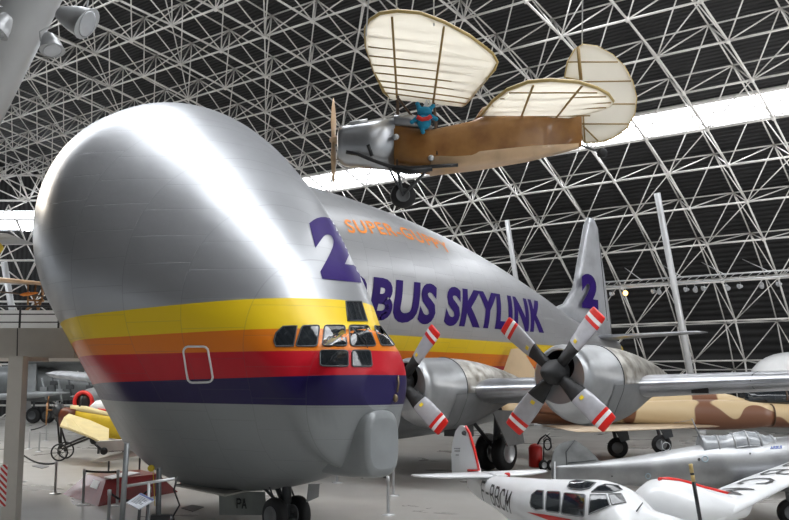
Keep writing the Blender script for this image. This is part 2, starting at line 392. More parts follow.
skt = mat('bright daylight roof glazing', (.93, .96, 1), .3, emit=SKY_TOP, var=.02)
for k, s in enumerate(SKY):
    mb = MB(); hs = lin(th_of_t(s[1]), th_of_t(s[0]), 5); prof = [vault(h, 0, -.1) for h in hs]+[vault(h, 0, -.2) for h in hs][::-1]
    mb.rings([[p+Q*Q0 for p in prof], [p+Q*Q1 for p in prof]], smooth=False); sk = struct('window_%d' % (k+1), mb, skm if k == 0 else skt)
    mb = MB()
    for h in (hs[0], hs[-1]): mb.tube(vault(h, Q0, .12), vault(h, Q1, .12), .14, n=6)
    q = Q0
    while q < Q1 and k == 0:
        mb.path([vault(h, q, .05) for h in hs], .035, 5); q += 2.1
    put('glazing_bar', mb, 'truss', sk)
# double layer space frame
CS = 3.6; arc = []; h = .02; pts = [0.02]
while h < math.pi*.9:
    ds = math.hypot(TW*math.sin(h), TH*math.cos(h)); h += CS/ds; pts.append(h)
nq = int((Q1-Q0)/CS)
chord = MB(); diag = MB(); low = MB()
def hh(i): return pts[i]
NI = len(pts)
up = lambda i, j: vault(pts[i], Q0+j*CS, .35)
def lo_(i, j): return vault((pts[i]+pts[i+1])/2, Q0+(j+.5)*CS, 3.0)
for i in range(NI):
    for j in range(nq+1):
        P = up(i, j)
        if (P.x < -60) or P.y < -12: continue
        if i+1 < NI: chord.tube(P, up(i+1, j), .05, n=5)
        if j < nq: chord.tube(P, up(i, j+1), .05, n=5)
for i in range(NI-1):
    for j in range(nq):
        L_ = lo_(i, j)
        if L_.y < -12: continue
        if i+2 < NI: low.tube(L_, lo_(i+1, j), .062, n=6)
        if j+1 < nq: low.tube(L_, lo_(i, j+1), .062, n=6)
        low.ball(L_, .15, 6)
        for a, c in ((0, 0), (1, 0), (0, 1), (1, 1)): diag.tube(L_, up(i+a, j+c), .04, n=5)
        if i+2 < NI and j+1 < nq and (i+j) % 2 == 0: diag.tube(L_, lo_(i+1, j+1), .035, n=5)
put('upper_chord_grid', chord, 'truss', ceiling); put('lower_chord_grid', low, 'truss', ceiling); put('diagonal_braces', diag, 'truss', ceiling)
# left end facade with its own lattice and clerestory band
FY = 84
mb = MB(); mb.box((-62, FY+1.2, 8), 80, .3, 17.5); mb.box((-62, FY+1.2, 25), 80, .3, 13); wl = struct('wall_left', mb, dk)
mb = MB(); mb.box((-62, FY+1.1, 17.75), 80, .12, 1.7); struct('window_4', mb, skm)
mb = MB()
X0, X1 = -98, -24
for r, z in enumerate([1, 4.6, 8.2, 11.8, 15.4, 19.4, 23.2, 27]):
    mb.tube((X0, FY, z), (X1, FY, z), .09, n=6); mb.tube((X0, FY-2.4, z+1.8), (X1, FY-2.4, z+1.8), .09, n=6)
    x = X0
    while x < X1:
        for dx, dz in ((1.8, 3.6), (-1.8, 3.6), (3.6, 0)): mb.tube((x, FY, z), (x+dx, FY if dz else FY, z+dz), .055, n=5)
        for dx, dz in ((1.8, 1.8), (-1.8, 1.8), (0, 1.8), (1.8, -1.8), (-1.8, -1.8)): mb.tube((x, FY, z), (x+dx, FY-2.4, z+dz), .06, n=5)
        x += 3.6
put('facade_lattice', mb, 'truss', wl)

# ================================================================== LARGE TRANSPORT AIRCRAFT
CM = Vector((-6.42, 30.75, 0)); RZ = math.atan2(T.y, T.x); ZO = -.6
def W(t, q, z): return CM+T*t+Q*q+Vector((0, 0, z+ZO))
guppy = thing('cargo_aircraft', 'huge bulbous silver cargo aircraft with swung-open nose and yellow, orange, red and navy stripes', 'cargo aircraft', CM, RZ)
MT = [[0, 11.1, 3.8, 1.6, 1.6], [4, 11.0, 3.82, 1.5, 1.65], [8, 10.7, 3.7, 1.5, 1.65], [12, 10.15, 3.4, 1.6, 1.65], [16, 9.35, 2.9, 1.9, 1.65], [20, 8.35, 2.3, 2.5, 1.5], [24, 7.25, 1.65, 3.2, 1.2], [28, 6.5, 1.05, 4.1, .8], [30.2, 6.15, .55, 4.8, .5], [30.8, 5.85, .15, 5.3, .12]]
bands_main = [(5.5+ZO, 0.0, YEL), (4.98+ZO, 0, ORA), (4.5+ZO, 0, RED_), (3.98+ZO, 0, NAVY), (3.45+ZO, 0, None)]
fus = MB(); R0 = hull_loft(fus, MT, lambda t, q, z: W(t, q, z), lin(0, 30.8, 70), cap=(False, True))
fus_skin = bvh(fus)
inner = MB(); ri = []
for t in lin(0, 14, 12):
    a = interp(MT, t); ri.append([W(t, q, z) for q, z in hullsec(a[0]-.18, a[1]-.18, a[2]+.18, a[3]-.18)])
fus.rings([R0[0], ri[0]], (False, False)); fus.rings(ri, (False, True))
fuso = put('fuselage', fus, livery('aluminium fuselage skin', bands_main, base=(.52, .525, .54), metal=.6), guppy)
def port(t, z, off=.015):
    o = W(t, 12, z); r = fus_skin.ray_cast(o, -Q)
    if r[0] is None: return None
    n = r[1] if r[1].dot(Q) > 0 else -r[1]
    return r[0]+n*off
put('company_lettering', text_mb('AIRBUS SKYLINK', lambda x, y: port(.5+x*17.3, 5.9+y*1.5+.12*x), .045, .1, .1, 1.05), 'navy', fuso)
put('type_lettering', text_mb('SUPER-GUPPY', lambda x, y: port(3.5+x*6.7, 8.84+y*.5+.25*math.sin(math.pi*x)), .02, 0, .15, 1.15), 'orange', fuso)
# fin
def foil(mb, le, te, nrm, th, n=9):
    """rings of an aerofoil between matching leading and trailing edge stations"""
    rs = []
    for a, c, k in zip(le, te, th):
        a = Vector(a); c = Vector(c); nv = Vector(nrm).normalized(); up_ = []; dn = []
        for i in range(n):
            s = (1-math.cos(math.pi*i/(n-1)))/2; y = k*(1.48*math.sqrt(s)-.63*s-1.758*s*s+1.4215*s**3-.5075*s**4)*1.0
            p = a.lerp(c, s); up_.append(p+nv*y); dn.append(p-nv*y)
        rs.append(up_+dn[1:-1][::-1])
    return mb.rings(rs)
fn = MB(); foil(fn, [W(22.0, 0, 7.3), W(24.4, 0, 7.9), W(25.6, 0, 8.9), W(27.1, 0, 12.5), W(27.5, 0, 12.95)], [W(30.2, 0, 6.0), W(30.0, 0, 7.4), W(29.7, 0, 8.6), W(28.7, 0, 12.5), W(28.3, 0, 12.95)], Q, [.5, .5, .5, .4, .2])
fin = put('tail_fin', fn, 'finm', guppy)
put('fin_numeral', text_mb('2', lambda x, y: W(25.7+x*1.9, .46, 7.75+y*1.9), .07, 0, .2), 'navy', fin)
mb = MB(); mb.tube(W(28.9, .33, 7.2), W(28.3, .22, 12.4), .02, n=5); put('rudder_hinge_line', mb, 'dgrey', fin)
for s in (1, -1):
    mb = MB(); foil(mb, [W(26.0, .2*s, 6.15), W(27.2, 5.9*s, 6.35), W(27.6, 6.2*s, 6.37)], [W(29.4, .2*s, 6.15), W(28.9, 5.9*s, 6.35), W(28.6, 6.2*s, 6.37)], (0, 0, 1), [.32, .16, .05]); put('tailplane', mb, 'wing', guppy)
mb = MB(); hull_loft(mb, [[0, 6.05, .5, 4.9, .45], [.9, 5.9, .3, 5.2, .25], [1.3, 5.6, .06, 5.5, .05]], lambda u, y, z: W(30+u, y, z), lin(0, 1.3, 7), 30); put('tail_cone', mb, 'yel', guppy, label='yellow tail cone')
# wings
for s in (1, -1):
    mb = MB(); qs = [1.0, 7.5, 12.2, 17, 22, 23.4]; zc = [3.5, 3.6, 3.78, 3.98, 4.2, 4.25]; le = [5.6, 6.0, 6.6, 7.2, 7.9, 8.6]; ch = [5.6, 5.0, 4.3, 3.6, 2.8, 1.5]; tk = [.9, .85, .68, .55, .42, .15]
    foil(mb, [W(a, s*q_, z) for a, q_, z in zip(le, qs, zc)], [W(a+c, s*q_, z-.05) for a, c, q_, z in zip(le, ch, qs, zc)], (0, 0, 1), tk, 15)
    wo = put('wing', mb, 'wing', guppy)
    if s == 1:
        mb = MB(); mb.box(W(7.0, 13.95, 3.64), .5, .05, .16, ax=Q, up=(0, 0, 1)); put('landing_light', mb, 'blackp', wo, label='dark square landing light in the leading edge')
        for q_ in (9.3, 15.4, 18.2):
            mb = MB()
            k = next(i for i in range(5) if qs[i] <= q_ <= qs[i+1]); f = (q_-qs[k])/(qs[k+1]-qs[k]); L0 = le[k]+f*(le[k+1]-le[k]); z0 = zc[k]+f*(zc[k+1]-zc[k]); t0 = tk[k]+f*(tk[k+1]-tk[k])
            mb.path([W(L0+d*1.3, q_, z0+g*t0*.53) for d, g in ((.5, .85), (.15, .6), (0, .02), (.15, -.6), (.5, -.85))], .012, 5)
            put('panel_seam', mb, 'dgrey', wo)
# nacelles with propellers
NT = [[0, .96, .82, -.62, .6], [.08, 1.03, .9, -.8, .66], [.5, 1.08, 1.0, -1.12, .78], [1.2, 1.1, 1.08, -1.32, .85], [2.2, 1.12, 1.08, -1.38, .85], [3.4, 1.05, 1.0, -1.25, .8], [4.8, .85, .8, -.85, .6], [6.2, .55, .5, -.35, .4], [7.2, .28, .18, .0, .15]]
def nacelle(q, z0, rot, t0=3.55):
    f = lambda u, y, z: W(t0+u, q+y*.94, z0-.08+z*.94)
    mb = MB(); r = []
    for u, g in ((.9, .34), (.4, .4), (.12, .45), (0, .5)):
        r.append([f(u, g*math.cos(k*math.pi/24), .44+g*.95*math.sin(k*math.pi/24)) for k in range(48)])
    mb.m = 1; mb.rings(r, (True, False)); mb.m = 0; cw = hull_loft(mb, NT, f, [0.0, .04, .1, .2, .35, .5, .8, 1.1, 1.5, 1.95], 48, cap=(False, False))
    mb.rings([[f(0, .5*math.cos(a), .44+.5*.95*math.sin(a)) for a in [2*math.pi*k/48+math.pi/2 for k in range(48)]], cw[0]], (False, False))
    n = put('nacelle', mb, ['cowl', 'blackp'], guppy)
    mb = MB(); hull_loft(mb, [[a, b_-.015, c-.015, d+.012, e-.012] for a, b_, c, d, e in NT], f, lin(1.9, 7.2, 24), 48, cap=(False, True)); put('rear_cowling', mb, 'patina', n, label='blotchy heat-stained bare metal cowling')
    # lower grey belly fairing wrapping the bottom half
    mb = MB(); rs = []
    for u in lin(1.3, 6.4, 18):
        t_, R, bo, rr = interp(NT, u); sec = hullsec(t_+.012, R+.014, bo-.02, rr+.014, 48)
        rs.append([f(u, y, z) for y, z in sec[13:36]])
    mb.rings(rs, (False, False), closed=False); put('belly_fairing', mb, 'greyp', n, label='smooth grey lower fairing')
    mb = MB(); mb.path([f(1.93, y*1.004, z*1.004) for y, z in hullsec(*interp(NT, 1.93), 48)], .018, 5, True); put('cowl_seam', mb, 'dgrey', n)
    # propeller
    hub = W(3.3, q, z0+.16); mb = MB(); mb.lathe(hub+T*.25, -T, [(0, .34), (.15, .36), (.38, .34), (.6, .26), (.8, .15), (.9, .05), (.92, 0)], 28)
    pr = put('propeller', mb, 'black', guppy, label='four-bladed propeller with a black hub')
    for k in range(4):
        a = math.radians(rot+90*k); d = Q*math.cos(a)+Vector((0, 0, math.sin(a))); e = d.cross(T).normalized()
        mb = MB(); last = None; mi = []
        prof = [(.2, .15, .15, 0), (.45, .18, .15, 0), (.75, .23, .11, 0), (.95, .27, .08, 0), (.951, .27, .08, 1), (1.2, .29, .06, 1), (1.6, .3, .045, 1), (1.72, .3, .042, 1), (1.721, .3, .042, 2), (1.83, .297, .04, 2), (1.831, .297, .04, 3), (1.94, .29, .038, 3), (1.941, .29, .038, 2), (2.1, .27, .03, 2), (2.13, .23, .02, 2)]
        tw = lambda r: math.radians(38-14*r)
        rings = []
        for r, wd, th, m_ in prof:
            c = e*math.cos(tw(r))+T*math.sin(tw(r)); nn = d.cross(c)
            rings.append([hub+d*r+c*(wd*math.cos(x))+nn*(th*math.sin(x)) for x in [2*math.pi*i/16 for i in range(16)]])
        for i in range(len(rings)-1): mb.m = prof[i][3] if prof[i][3] == prof[i+1][3] else prof[i+1][3]; mb.rings(rings[i:i+2], (i == 0, i == len(rings)-2))
        mb.m = 4; r = 1.08; c = e*math.cos(tw(r))+T*math.sin(tw(r)); nn = d.cross(c); nn = nn if nn.dot(T) < 0 else -nn
        mb.box(hub+d*r+nn*.085, .1, .12, .01, ax=d, up=nn)
        put('blade', mb, ['black', 'blade', 'red', 'bladew', 'yel'], pr, label='grey blade with red and white tip bands')
    return n
for q, z, r in ((5.85, 3.7, 50), (11.3, 4.0, 49), (-5.85, 3.7, 40)): nacelle(q, z, r)
# main gear
def wheel(mb, c, ax, R, wd):
    mb.m = 0; mb.lathe(c, ax, [(-wd/2, R*.5), (-wd/2, R*.82), (-wd*.36, R*.96), (-wd*.15, R), (wd*.15, R), (wd*.36, R*.96), (wd/2, R*.82), (wd/2, R*.5)], 28)
    mb.m = 1; mb.lathe(c, ax, [(-wd*.5-.004, .02), (-wd*.5-.004, R*.45), (-wd*.5-.03, R*.5), (-wd*.5-.03, R*.54), (wd*.5+.03, R*.54), (wd*.5+.03, R*.5), (wd*.5+.004, R*.45), (wd*.5+.004, .02)], 24)
for s in (1, -1):
    mb = MB(); mb.tube(W(8.8, 5.9*s, 2.9), W(10, 5.0*s, 1.3), .14); mb.tube(W(10, 4.5*s, 1.3), W(10, 5.5*s, 1.3), .09); mb.tube(W(7.6, 5.4*s, 2.7), W(9.8, 5.0*s, 1.5), .07)
    g = put('main_gear', mb, 'dgrey', guppy)
    for dq in (-.36, .36):
        mb = MB(); wheel(mb, W(10, (5.0+dq)*s, .6+.68), Q, .68, .42); put('wheel', mb, ['black', 'cowl'], g)
    mb = MB(); mb.slab([W(8.2, 6.0*s, 2.9), W(10.0, 6.0*s, 2.8), W(10.1, 6.15*s, 1.65), W(8.9, 6.2*s, 1.6)], Q, .05); put('gear_door', mb, 'greyp', g)
    mb = MB(); mb.box(W(7.2, 5.3*s, 2.35), .5, .9, .7, ax=T); put('gear_bay_strut', mb, 'dgrey', g)

# swung-open nose section ----------------------------------------
PH = .8394; A = Vector((math.cos(PH), -math.sin(PH), 0)); V = Vector((-math.sin(PH), -math.cos(PH), 0)); CN = Vector((-6.29, 25.82, 0))
NF = frame((CN.x, CN.y, 0), math.atan2(A.y, A.x))
def N(u, v, z): return CN+A*u+V*v+Vector((0, 0, z+ZO))
NS = [[0.0, 11.5, 3.75, 1.8, 1.42], [1.5, 11.30, 4.04, 1.38, 1.54], [3.0, 10.25, 3.79, 1.29, 1.62], [4.2, 9.27, 3.23, 1.36, 1.66], [5.3, 8.19, 2.68, 1.48, 1.7], [6.2, 7.31, 2.23, 1.65, 1.66], [7.0, 6.41, 1.82, 1.86, 1.54], [7.7, 5.38, 1.52, 2.12, 1.37], [8.3, 4.59, 1.2, 2.48, 1.25], [8.7, 4.21, .7, 2.95, .95], [8.95, 3.95, .25, 3.35, .4]]
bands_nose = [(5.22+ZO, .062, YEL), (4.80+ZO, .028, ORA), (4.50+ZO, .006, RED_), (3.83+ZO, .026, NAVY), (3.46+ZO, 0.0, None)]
ns = MB(); st = lin(0, 8.2, 64)+lin(8.25, 8.95, 16); R0 = hull_loft(ns, NS, N, st, 120, cap=(False, True))
skin = bvh(ns); ri = []
for u in lin(0, 4, 8):
    a = interp(NS, u); ri.append([N(u, y, z) for y, z in hullsec(a[0]-.18, a[1]-.18, a[2]+.18, a[3]-.18, 120)])
ns.rings([R0[0], ri[0]], (False, False)); ns.rings(ri, (False, True))
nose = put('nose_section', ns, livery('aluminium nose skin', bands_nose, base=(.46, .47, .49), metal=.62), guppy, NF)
def q2(a, b_, c, d): return lambda x, y: hit_px(skin, *[(c[i]*(1-x)+d[i]*x)*(1-y)+(a[i]*(1-x)+b_[i]*x)*y for i in (0, 1)])
put('nose_numeral', text_mb('2', q2((306, 216), (350, 219), (322, 279), (361, 283)), .065, 0, .025), 'navy', nose)
wins = [([(274, 341), (276, 333), (283, 326.5), (297, 326), (293.5, 346.5), (276, 346.5)], 0), ([(295.5, 346.5), (302, 326), (319.5, 325.5), (317, 346.5)], 1), ([(322.5, 346), (324.5, 325.5), (344.5, 325.5), (347, 346)], 1), ([(350.5, 346), (349, 325.5), (368, 325.5), (376, 346)], 1), ([(373.5, 325.8), (384, 326.5), (394.5, 345.5), (381, 345.5)], 1), ([(387, 328), (389.5, 329), (399.5, 345.5), (398, 345.5)], 2), ([(320.5, 350.5), (347.5, 350.5), (348, 366.5), (320.5, 366)], 1), ([(352, 350.5), (370, 350.5), (372, 366.5), (352, 366.5)], 1), ([(345.5, 301.5), (361, 301.5), (367, 321), (347.5, 321)], 3)]
for poly, k in wins:
    mb = MB(); g = MB(); pl = rnd(poly, .12) if k == 1 else poly
    if hit_px(skin, sum(p[0] for p in pl)/len(pl), sum(p[1] for p in pl)/len(pl)) is None: continue
    per = patch_px(g, skin, pl, .012, 4, 3)
    cl = [p for i, p in enumerate(per) if p is not None and (i == 0 or (p-per[i-1]).length > 1e-3)]
    mb.path(cl, .016, 6, True); wf = put('cockpit_window', mb, 'dgrey', nose); put('pane', g, 'glass', wf)
mb = MB(); pl = []
for cx_, cy_, a0 in ((188.5, 351.5, 180), (203.5, 351.5, 270), (208, 377, 0), (192.5, 377.5, 90)):
    for k in range(4):
        a = math.radians(a0+30*k); pl.append((cx_+5*math.cos(a), cy_+5*math.sin(a)))
per = []
for i, p in enumerate(pl):
    q = pl[(i+1) % len(pl)]; m_ = 3 if math.hypot(p[0]-q[0], p[1]-q[1]) > 4 else 1
    for k in range(m_): per.append(hit_px(skin, p[0]+(q[0]-p[0])*k/m_, p[1]+(q[1]-p[1])*k/m_, .005))
mb.path(per, .026, 6, True); put('crew_door_outline', mb, 'white', nose, label='white rounded outline of the crew door')
mb = MB(); mb.path([hit_px(skin, x, y, .05) for x, y in ((353, 331), (358, 337), (363, 344))], .012, 5); mb.path([hit_px(skin, x, y, .06) for x, y in ((362, 338), (364, 342), (366, 349))], .01, 5); put('wiper', mb, 'blackp', nose)
mb = MB(); mb.path([hit_px(skin, x, y, .05) for x, y in ((396, 376), (396.5, 384), (395, 392))], .022, 6); mb.ball(hit_px(skin, 394, 398, .03), .06, 8, (1, 1, 1.4)); put('hinge_arm', mb, 'hinge', nose)
# chin fairing
def boxy(mb, tab, fn, us, e=4, n=48):
    rs = []
    for u in us:
        zt_, zb_, hw = interp(tab, u); r = []
        for k in range(n):
            a = 2*math.pi*k/n; c, q_ = math.cos(a), math.sin(a)
            r.append(fn(u, math.copysign(abs(c)**(2/e), c)*hw, (zt_+zb_)/2+(zt_-zb_)/2*math.copysign(abs(q_)**(2/e), q_)))
        rs.append(r)
    return mb.rings(rs)
CT = [[6.3, 2.2, 2.0, .25], [7.2, 2.6, 1.99, .42], [8.0, 3.0, 1.98, .47], [8.6, 3.3, 2.0, .47], [8.9, 3.36, 2.03, .46], [9.0, 3.32, 2.08, .43], [9.06, 3.2, 2.2, .36]]
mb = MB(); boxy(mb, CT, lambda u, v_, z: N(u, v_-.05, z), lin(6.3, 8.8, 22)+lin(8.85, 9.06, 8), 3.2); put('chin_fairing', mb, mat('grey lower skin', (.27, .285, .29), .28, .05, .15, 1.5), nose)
mb = MB(); gc = 0; mb.tube(N(5.95, .1, 2.2), N(5.95, .1, 1.25), .11); mb.tube(N(5.95, .1, 1.5), N(5.95, .1, .95), .08); mb.tube(N(5.3, .1, 1.9), N(5.95, .1, 1.05), .05); mb.tube(N(5.0, .35, 1.75), N(5.9, .2, 1.2), .035)
for dv in (-.2, .1, .35): mb.path([N(5.8, dv, 1.9), N(5.72, dv+.05, 1.6), N(5.85, dv, 1.3)], .02, 6)
mb.tube(N(5.95, -.28, .98), N(5.95, .48, .98), .06); g = put('nose_gear', mb, 'dgrey', nose)
for dv in (-.2, .4):
    mb = MB(); wheel(mb, N(5.95, dv, .6+.40), V, .40, .24); put('wheel', mb, ['black', 'greyp'], g)
mb = MB(); mb.slab([PX(219, 490, 22.6), PX(265, 492, 22.2), PX(267, 515, 22.2), PX(219.5, 515, 22.6)], (0, 1, 0), .05); dr = put('gear_door', mb, mat('sage grey door paint', (.30, .32, .30), .45, 0, .15, 3), nose)
tx = stroke_mb('PA', lambda x, y: PX(237+x*9, 507.5-y*8.5+x*.5, 22.3), .2, .4, .6); put('door_lettering', tx, 'blackp', dr)
mb = MB(); mb.slab([PX(309, 484, 21), PX(319, 484, 21.4), PX(318, 497, 21.4), PX(307, 502, 21)], (.7, .7, 0), .04); put('gear_door', mb, 'greyp', nose)
mb = MB(); mb.slab([N(2.2, .2, 1.45), N(4.6, .2, 1.42), N(4.7, .9, 1.36), N(2.2, .8, 1.38)], (0, 0, 1), .04); put('belly_door', mb, 'cream', nose, label='pale belly door hanging open')

# ================================================================== HANGING ULTRALIGHT
HY = 14.5
ul = thing('tandem_wing_ultralight', 'small wooden tandem-wing aeroplane with cream wings hanging from the roof', 'aeroplane', PX(460, 200, HY))
sc = HY/FPX
def box_loft(mb, st, hw, n=4):
    """st: (px x, px top, px bottom, half width)"""
    rs = []
    for x, a, b_, h_ in st:
        up_ = PX(x, a, HY); dn = PX(x, b_, HY); r = []
        for k in range(28):
            an = 2*math.pi*k/28; e = 5 if hw else 2.4; c, s = math.cos(an), math.sin(an)
            cc = math.copysign(abs(c)**(2/e), c); ss = math.copysign(abs(s)**(2/e), s)
            r.append((up_+dn)/2+Vector((0, cc*h_, 0))+(up_-dn)/2*ss)
        rs.append(r)
    mb.rings(rs); return mb
put('engine_cowling', box_loft(MB(), [(337.5, 133, 159, .16), (339, 128.5, 163, .25), (345, 126.5, 166.5, .29), (368, 123, 168, .31), (395, 118, 170, .31)], False), 'alu', ul, label='bare metal engine cowling')
f1 = put('fuselage', box_loft(MB(), [(394, 128, 170, .31), (430, 132.5, 172.5, .31), (470, 124, 169, .3), (480, 119.5, 167, .29), (530, 117.5, 159, .2), (581, 117, 147, .06)], True), 'wood', ul)
put('cockpit_coaming', box_loft(MB(), [(394, 117, 133, .29), (410, 115, 134, .28), (425, 121, 135, .26), (432, 128, 135, .2)], False), 'alu', ul)
put('belly_panel', box_loft(MB(), [(430, 158, 173.5, .312), (480, 152, 168, .292), (530, 146, 160, .202), (578, 143, 148.5, .065)], True), 'woodpale', ul, label='pale pinkish lower fuselage panel')
put('headrest_fairing', box_loft(MB(), [(474, 120, 122, .05), (482, 108, 122, .1), (492, 104, 122, .12), (512, 116, 122, .04)], False), 'wood', ul)
def pou_wing(name, near, root, rootY, tipY, ribs, spars, nm='fabric', thick=.07):
    """near: outline of the near half (px, fraction of half span); mirrored for the far half"""
    w_ = thing_part = None
    P = []
    for x, y, f in near: P.append(PX(x, y, rootY+(tipY-rootY)*f))
    mb = MB(); zc = Vector((0, 0, 1))
    def surf(pts):
        b0 = len(mb.v); n = len(pts)
        mb.slab(pts, zc, thick)
    rc = (P[0]+P[-1])/2; far = [rc+Vector(((p.x-rc.x)*.72, -(p.y-rc.y)*.8, (p.z-rc.z)*.8+.06)) for p in P]
    surf(P); surf(far[::-1]); wo = put(name, mb, nm, ul)
    for pts in (P, far):
        mb = MB(); mb.path([p for p in pts], .028, 7); put('edge_strip', mb, 'ochre', wo)
    mb = MB()
    for (a, fa), (c, fc) in ribs: mb.tube(PX(*a, rootY+(tipY-rootY)*fa)-zc*.045, PX(*c, rootY+(tipY-rootY)*fc)-zc*.06, .012, n=5)
    put('rib', mb, 'rib', wo)
    mb = MB()
    for (a, fa), (c, fc) in spars: mb.tube(PX(*a, rootY+(tipY-rootY)*fa)-zc*.03, PX(*c, rootY+(tipY-rootY)*fc)-zc*.03, .018, n=6)
    put('spar', mb, 'rib', wo); return wo
fr_out = [(390, 97, 0), (384, 92, .05), (374, 70, .22), (366, 45, .5), (365.5, 28, .72), (370, 20, .84), (380, 13.5, .95), (397, 11, 1), (420, 13, 1), (444, 22, .93), (470, 36, .8), (492, 53, .6), (497, 62, .5), (494, 70, .43), (487, 78, .34), (466, 103, .03), (462, 105, 0)]
def span_f(y): return (105-y)/94*1.0
ribs = []
for (xa, ya), (xc, yc) in (((371, 20), (452, 27)), ((390, 22), (475, 41)), ((367, 33), (477, 42)), ((367, 44), (491, 55)), ((368, 53), (495, 65)), ((371, 62), (493, 72)), ((374, 70), (484, 81)), ((377, 78), (478, 88)), ((380, 84), (472, 95)), ((384, 90), (468, 100))):
    ribs.append((((xa+1, ya), min(1, max(0, span_f(ya)*.85))), ((xc-2, yc), min(1, max(0, span_f(yc)*.95)))))
pou_wing('front_wing', fr_out, None, HY, 13.2, ribs[:1]+ribs[2:], [(((397, 96), .05), ((392, 15), .95)), (((433, 102), .03), ((444, 24), .9))])
re_out = [(478, 119, 0), (482, 114, .1), (493, 101, .4), (507, 90, .75), (528, 82, .95), (550, 80, 1), (578, 82, .95), (597, 88, .75), (608, 94, .55), (613, 101, .35), (610, 105, .28), (600, 109, .2), (570, 116, .08), (545, 120, 0)]
rb = [(((487, 109), .2), ((606, 104), .3)), (((492, 103), .35), ((611, 99), .4)), (((500, 96), .55), ((606, 93), .58)), (((509, 90), .75), ((597, 89), .75)), (((484, 114), .1), ((590, 112), .14))]
pou_wing('rear_wing', re_out, None, HY, 13.3, rb, [(((520, 118), .0), ((533, 84), .93)), (((555, 117), .05), ((582, 84), .9))])
mb = MB(); ro = [(582, 146), (579, 125), (579, 80), (565, 77), (568, 62), (575, 50), (583, 45), (597, 47), (612, 55), (624, 67), (632, 82), (636, 98), (634, 114), (626, 128), (612, 138), (598, 142), (584, 142)]
ro = [p for p in ro if p != (582, 146)]
mb.slab([PX(x, y, HY) for x, y in ro], (0, 1, 0), .05); rd = put('rudder', mb, 'fabric', ul)
mb = MB(); mb.path([PX(x, y, HY) for x, y in ro], .022, 6, True); put('edge_strip', mb, 'ochre', rd)
mb = MB()
for a, c in (((568, 62), (618, 62)), ((579, 82), (631, 81)), ((581, 104), (635, 104)), ((582, 124), (628, 124)), ((583, 126), (598, 141)), ((578, 47), (581, 80)), ((583, 110), (585, 142))): mb.tube(PX(*a, HY-.035), PX(*c, HY-.035), .012 if a[0] != 578 else .03, n=5)
put('rib', mb, 'rib', rd)
# propeller, gear, struts
mb = MB(); rs = []
for y, hw, th in ((98, .015, .01), (108, .06, .02), (122, .09, .03), (134, .06, .05), (140, .05, .07), (146, .06, .05), (158, .09, .03), (172, .06, .02), (183, .015, .01)):
    c = PX(333.5, y, HY); rs.append([c+Vector((hw*.45*math.cos(a)+th*.3*math.sin(a), hw*math.cos(a)*.9, 0)) for a in [2*math.pi*k/10 for k in range(10)]])
mb.rings(rs); mb.lathe(PX(332, 140, HY), (1, 0, 0), [(-.04, .02), (0, .06), (.12, .07)], 12); put('propeller', mb, 'woodpale', ul)
for nearw in (-.1,):
    g = MB(); c = PX(403, 197, HY)+Vector((0, nearw, 0)); wheel(g, c, (0, 1, 0), .2, .13); put('wheel', g, ['black', 'greyp'], ul)
    
    for a_, rr_ in (((397, 168), .022), ((389, 168), .016), ((428, 169), .022)):
        for sy in (-.09, .09): g = MB(); g.tube(PX(*a_, HY+nearw+sy), c+Vector((0, sy, 0)), rr_, n=7); put('landing_leg', g, 'dgrey', ul)
mb = MB(); c = PX(403, 197, HY); mb.tube(c-Vector((0, .25, 0)), c+Vector((0, .12, 0)), .02); put('axle', mb, 'dgrey', ul)
mb = MB(); mb.path([PX(x, y, HY-.36) for x, y in ((346, 152), (358, 154), (372, 160), (390, 166.5), (410, 168), (440, 166), (458, 165))], .03, 8); mb.path([PX(x, y, HY-.33) for x, y in ((368, 145), (370, 150), (372, 156))], .03, 8); mb.path([PX(x, y, HY-.34) for x, y in ((392, 168), (410, 171.5), (432, 168))], .05, 8); put('exhaust_pipe', mb, 'blackp', ul)
mb = MB()
for a, c, dy in (((397, 168), (398, 96), -.3), ((397, 135), (397, 96), .3), ((398, 98), (425, 133), -.3), ((437, 155), (434, 103), -.3), ((437, 128), (434, 103), .3)): mb.tube(PX(*a, HY+dy), PX(*c, HY+dy*.5), .02, n=7)
put('cabane_strut', mb, 'darkwood', ul)
for a_ in ((396, 137), (431, 158)): mb = MB(); mb.ball(PX(*a_, HY-.34), .05, 8); put('strut_fitting', mb, 'steel', ul)
mb = MB(); mb.path([PX(x, y, HY) for x, y in ((578, 144), (588, 148), (602, 153))], .018, 6); mb.m = 1; mb.lathe(PX(602, 153, HY), (0, 1, 0), [(-.04, .02), (-.04, .07), (0, .085), (.04, .07), (.04, .02)], 14); put('tail_wheel', mb, ['dgrey', 'black'], ul)
mb = MB(); mb.tube(PX(350, 124.5, HY-.1), PX(368, 121.5, HY-.1), .05, .05, 8); put('cowling_blister', mb, 'steel', ul)
mb = MB(); c = PX(424, 122, HY); wsv = [PX(424, 120, HY-.05), PX(430, 104, HY-.05), PX(427, 92, HY-.05)]; mb.path(wsv, .012, 6); mb.slab([PX(419, 116, HY-.1), PX(427, 98, HY-.1), PX(430, 116, HY-.1)], (0, 1, 0), .02); put('windscreen', mb, 'white', ul)
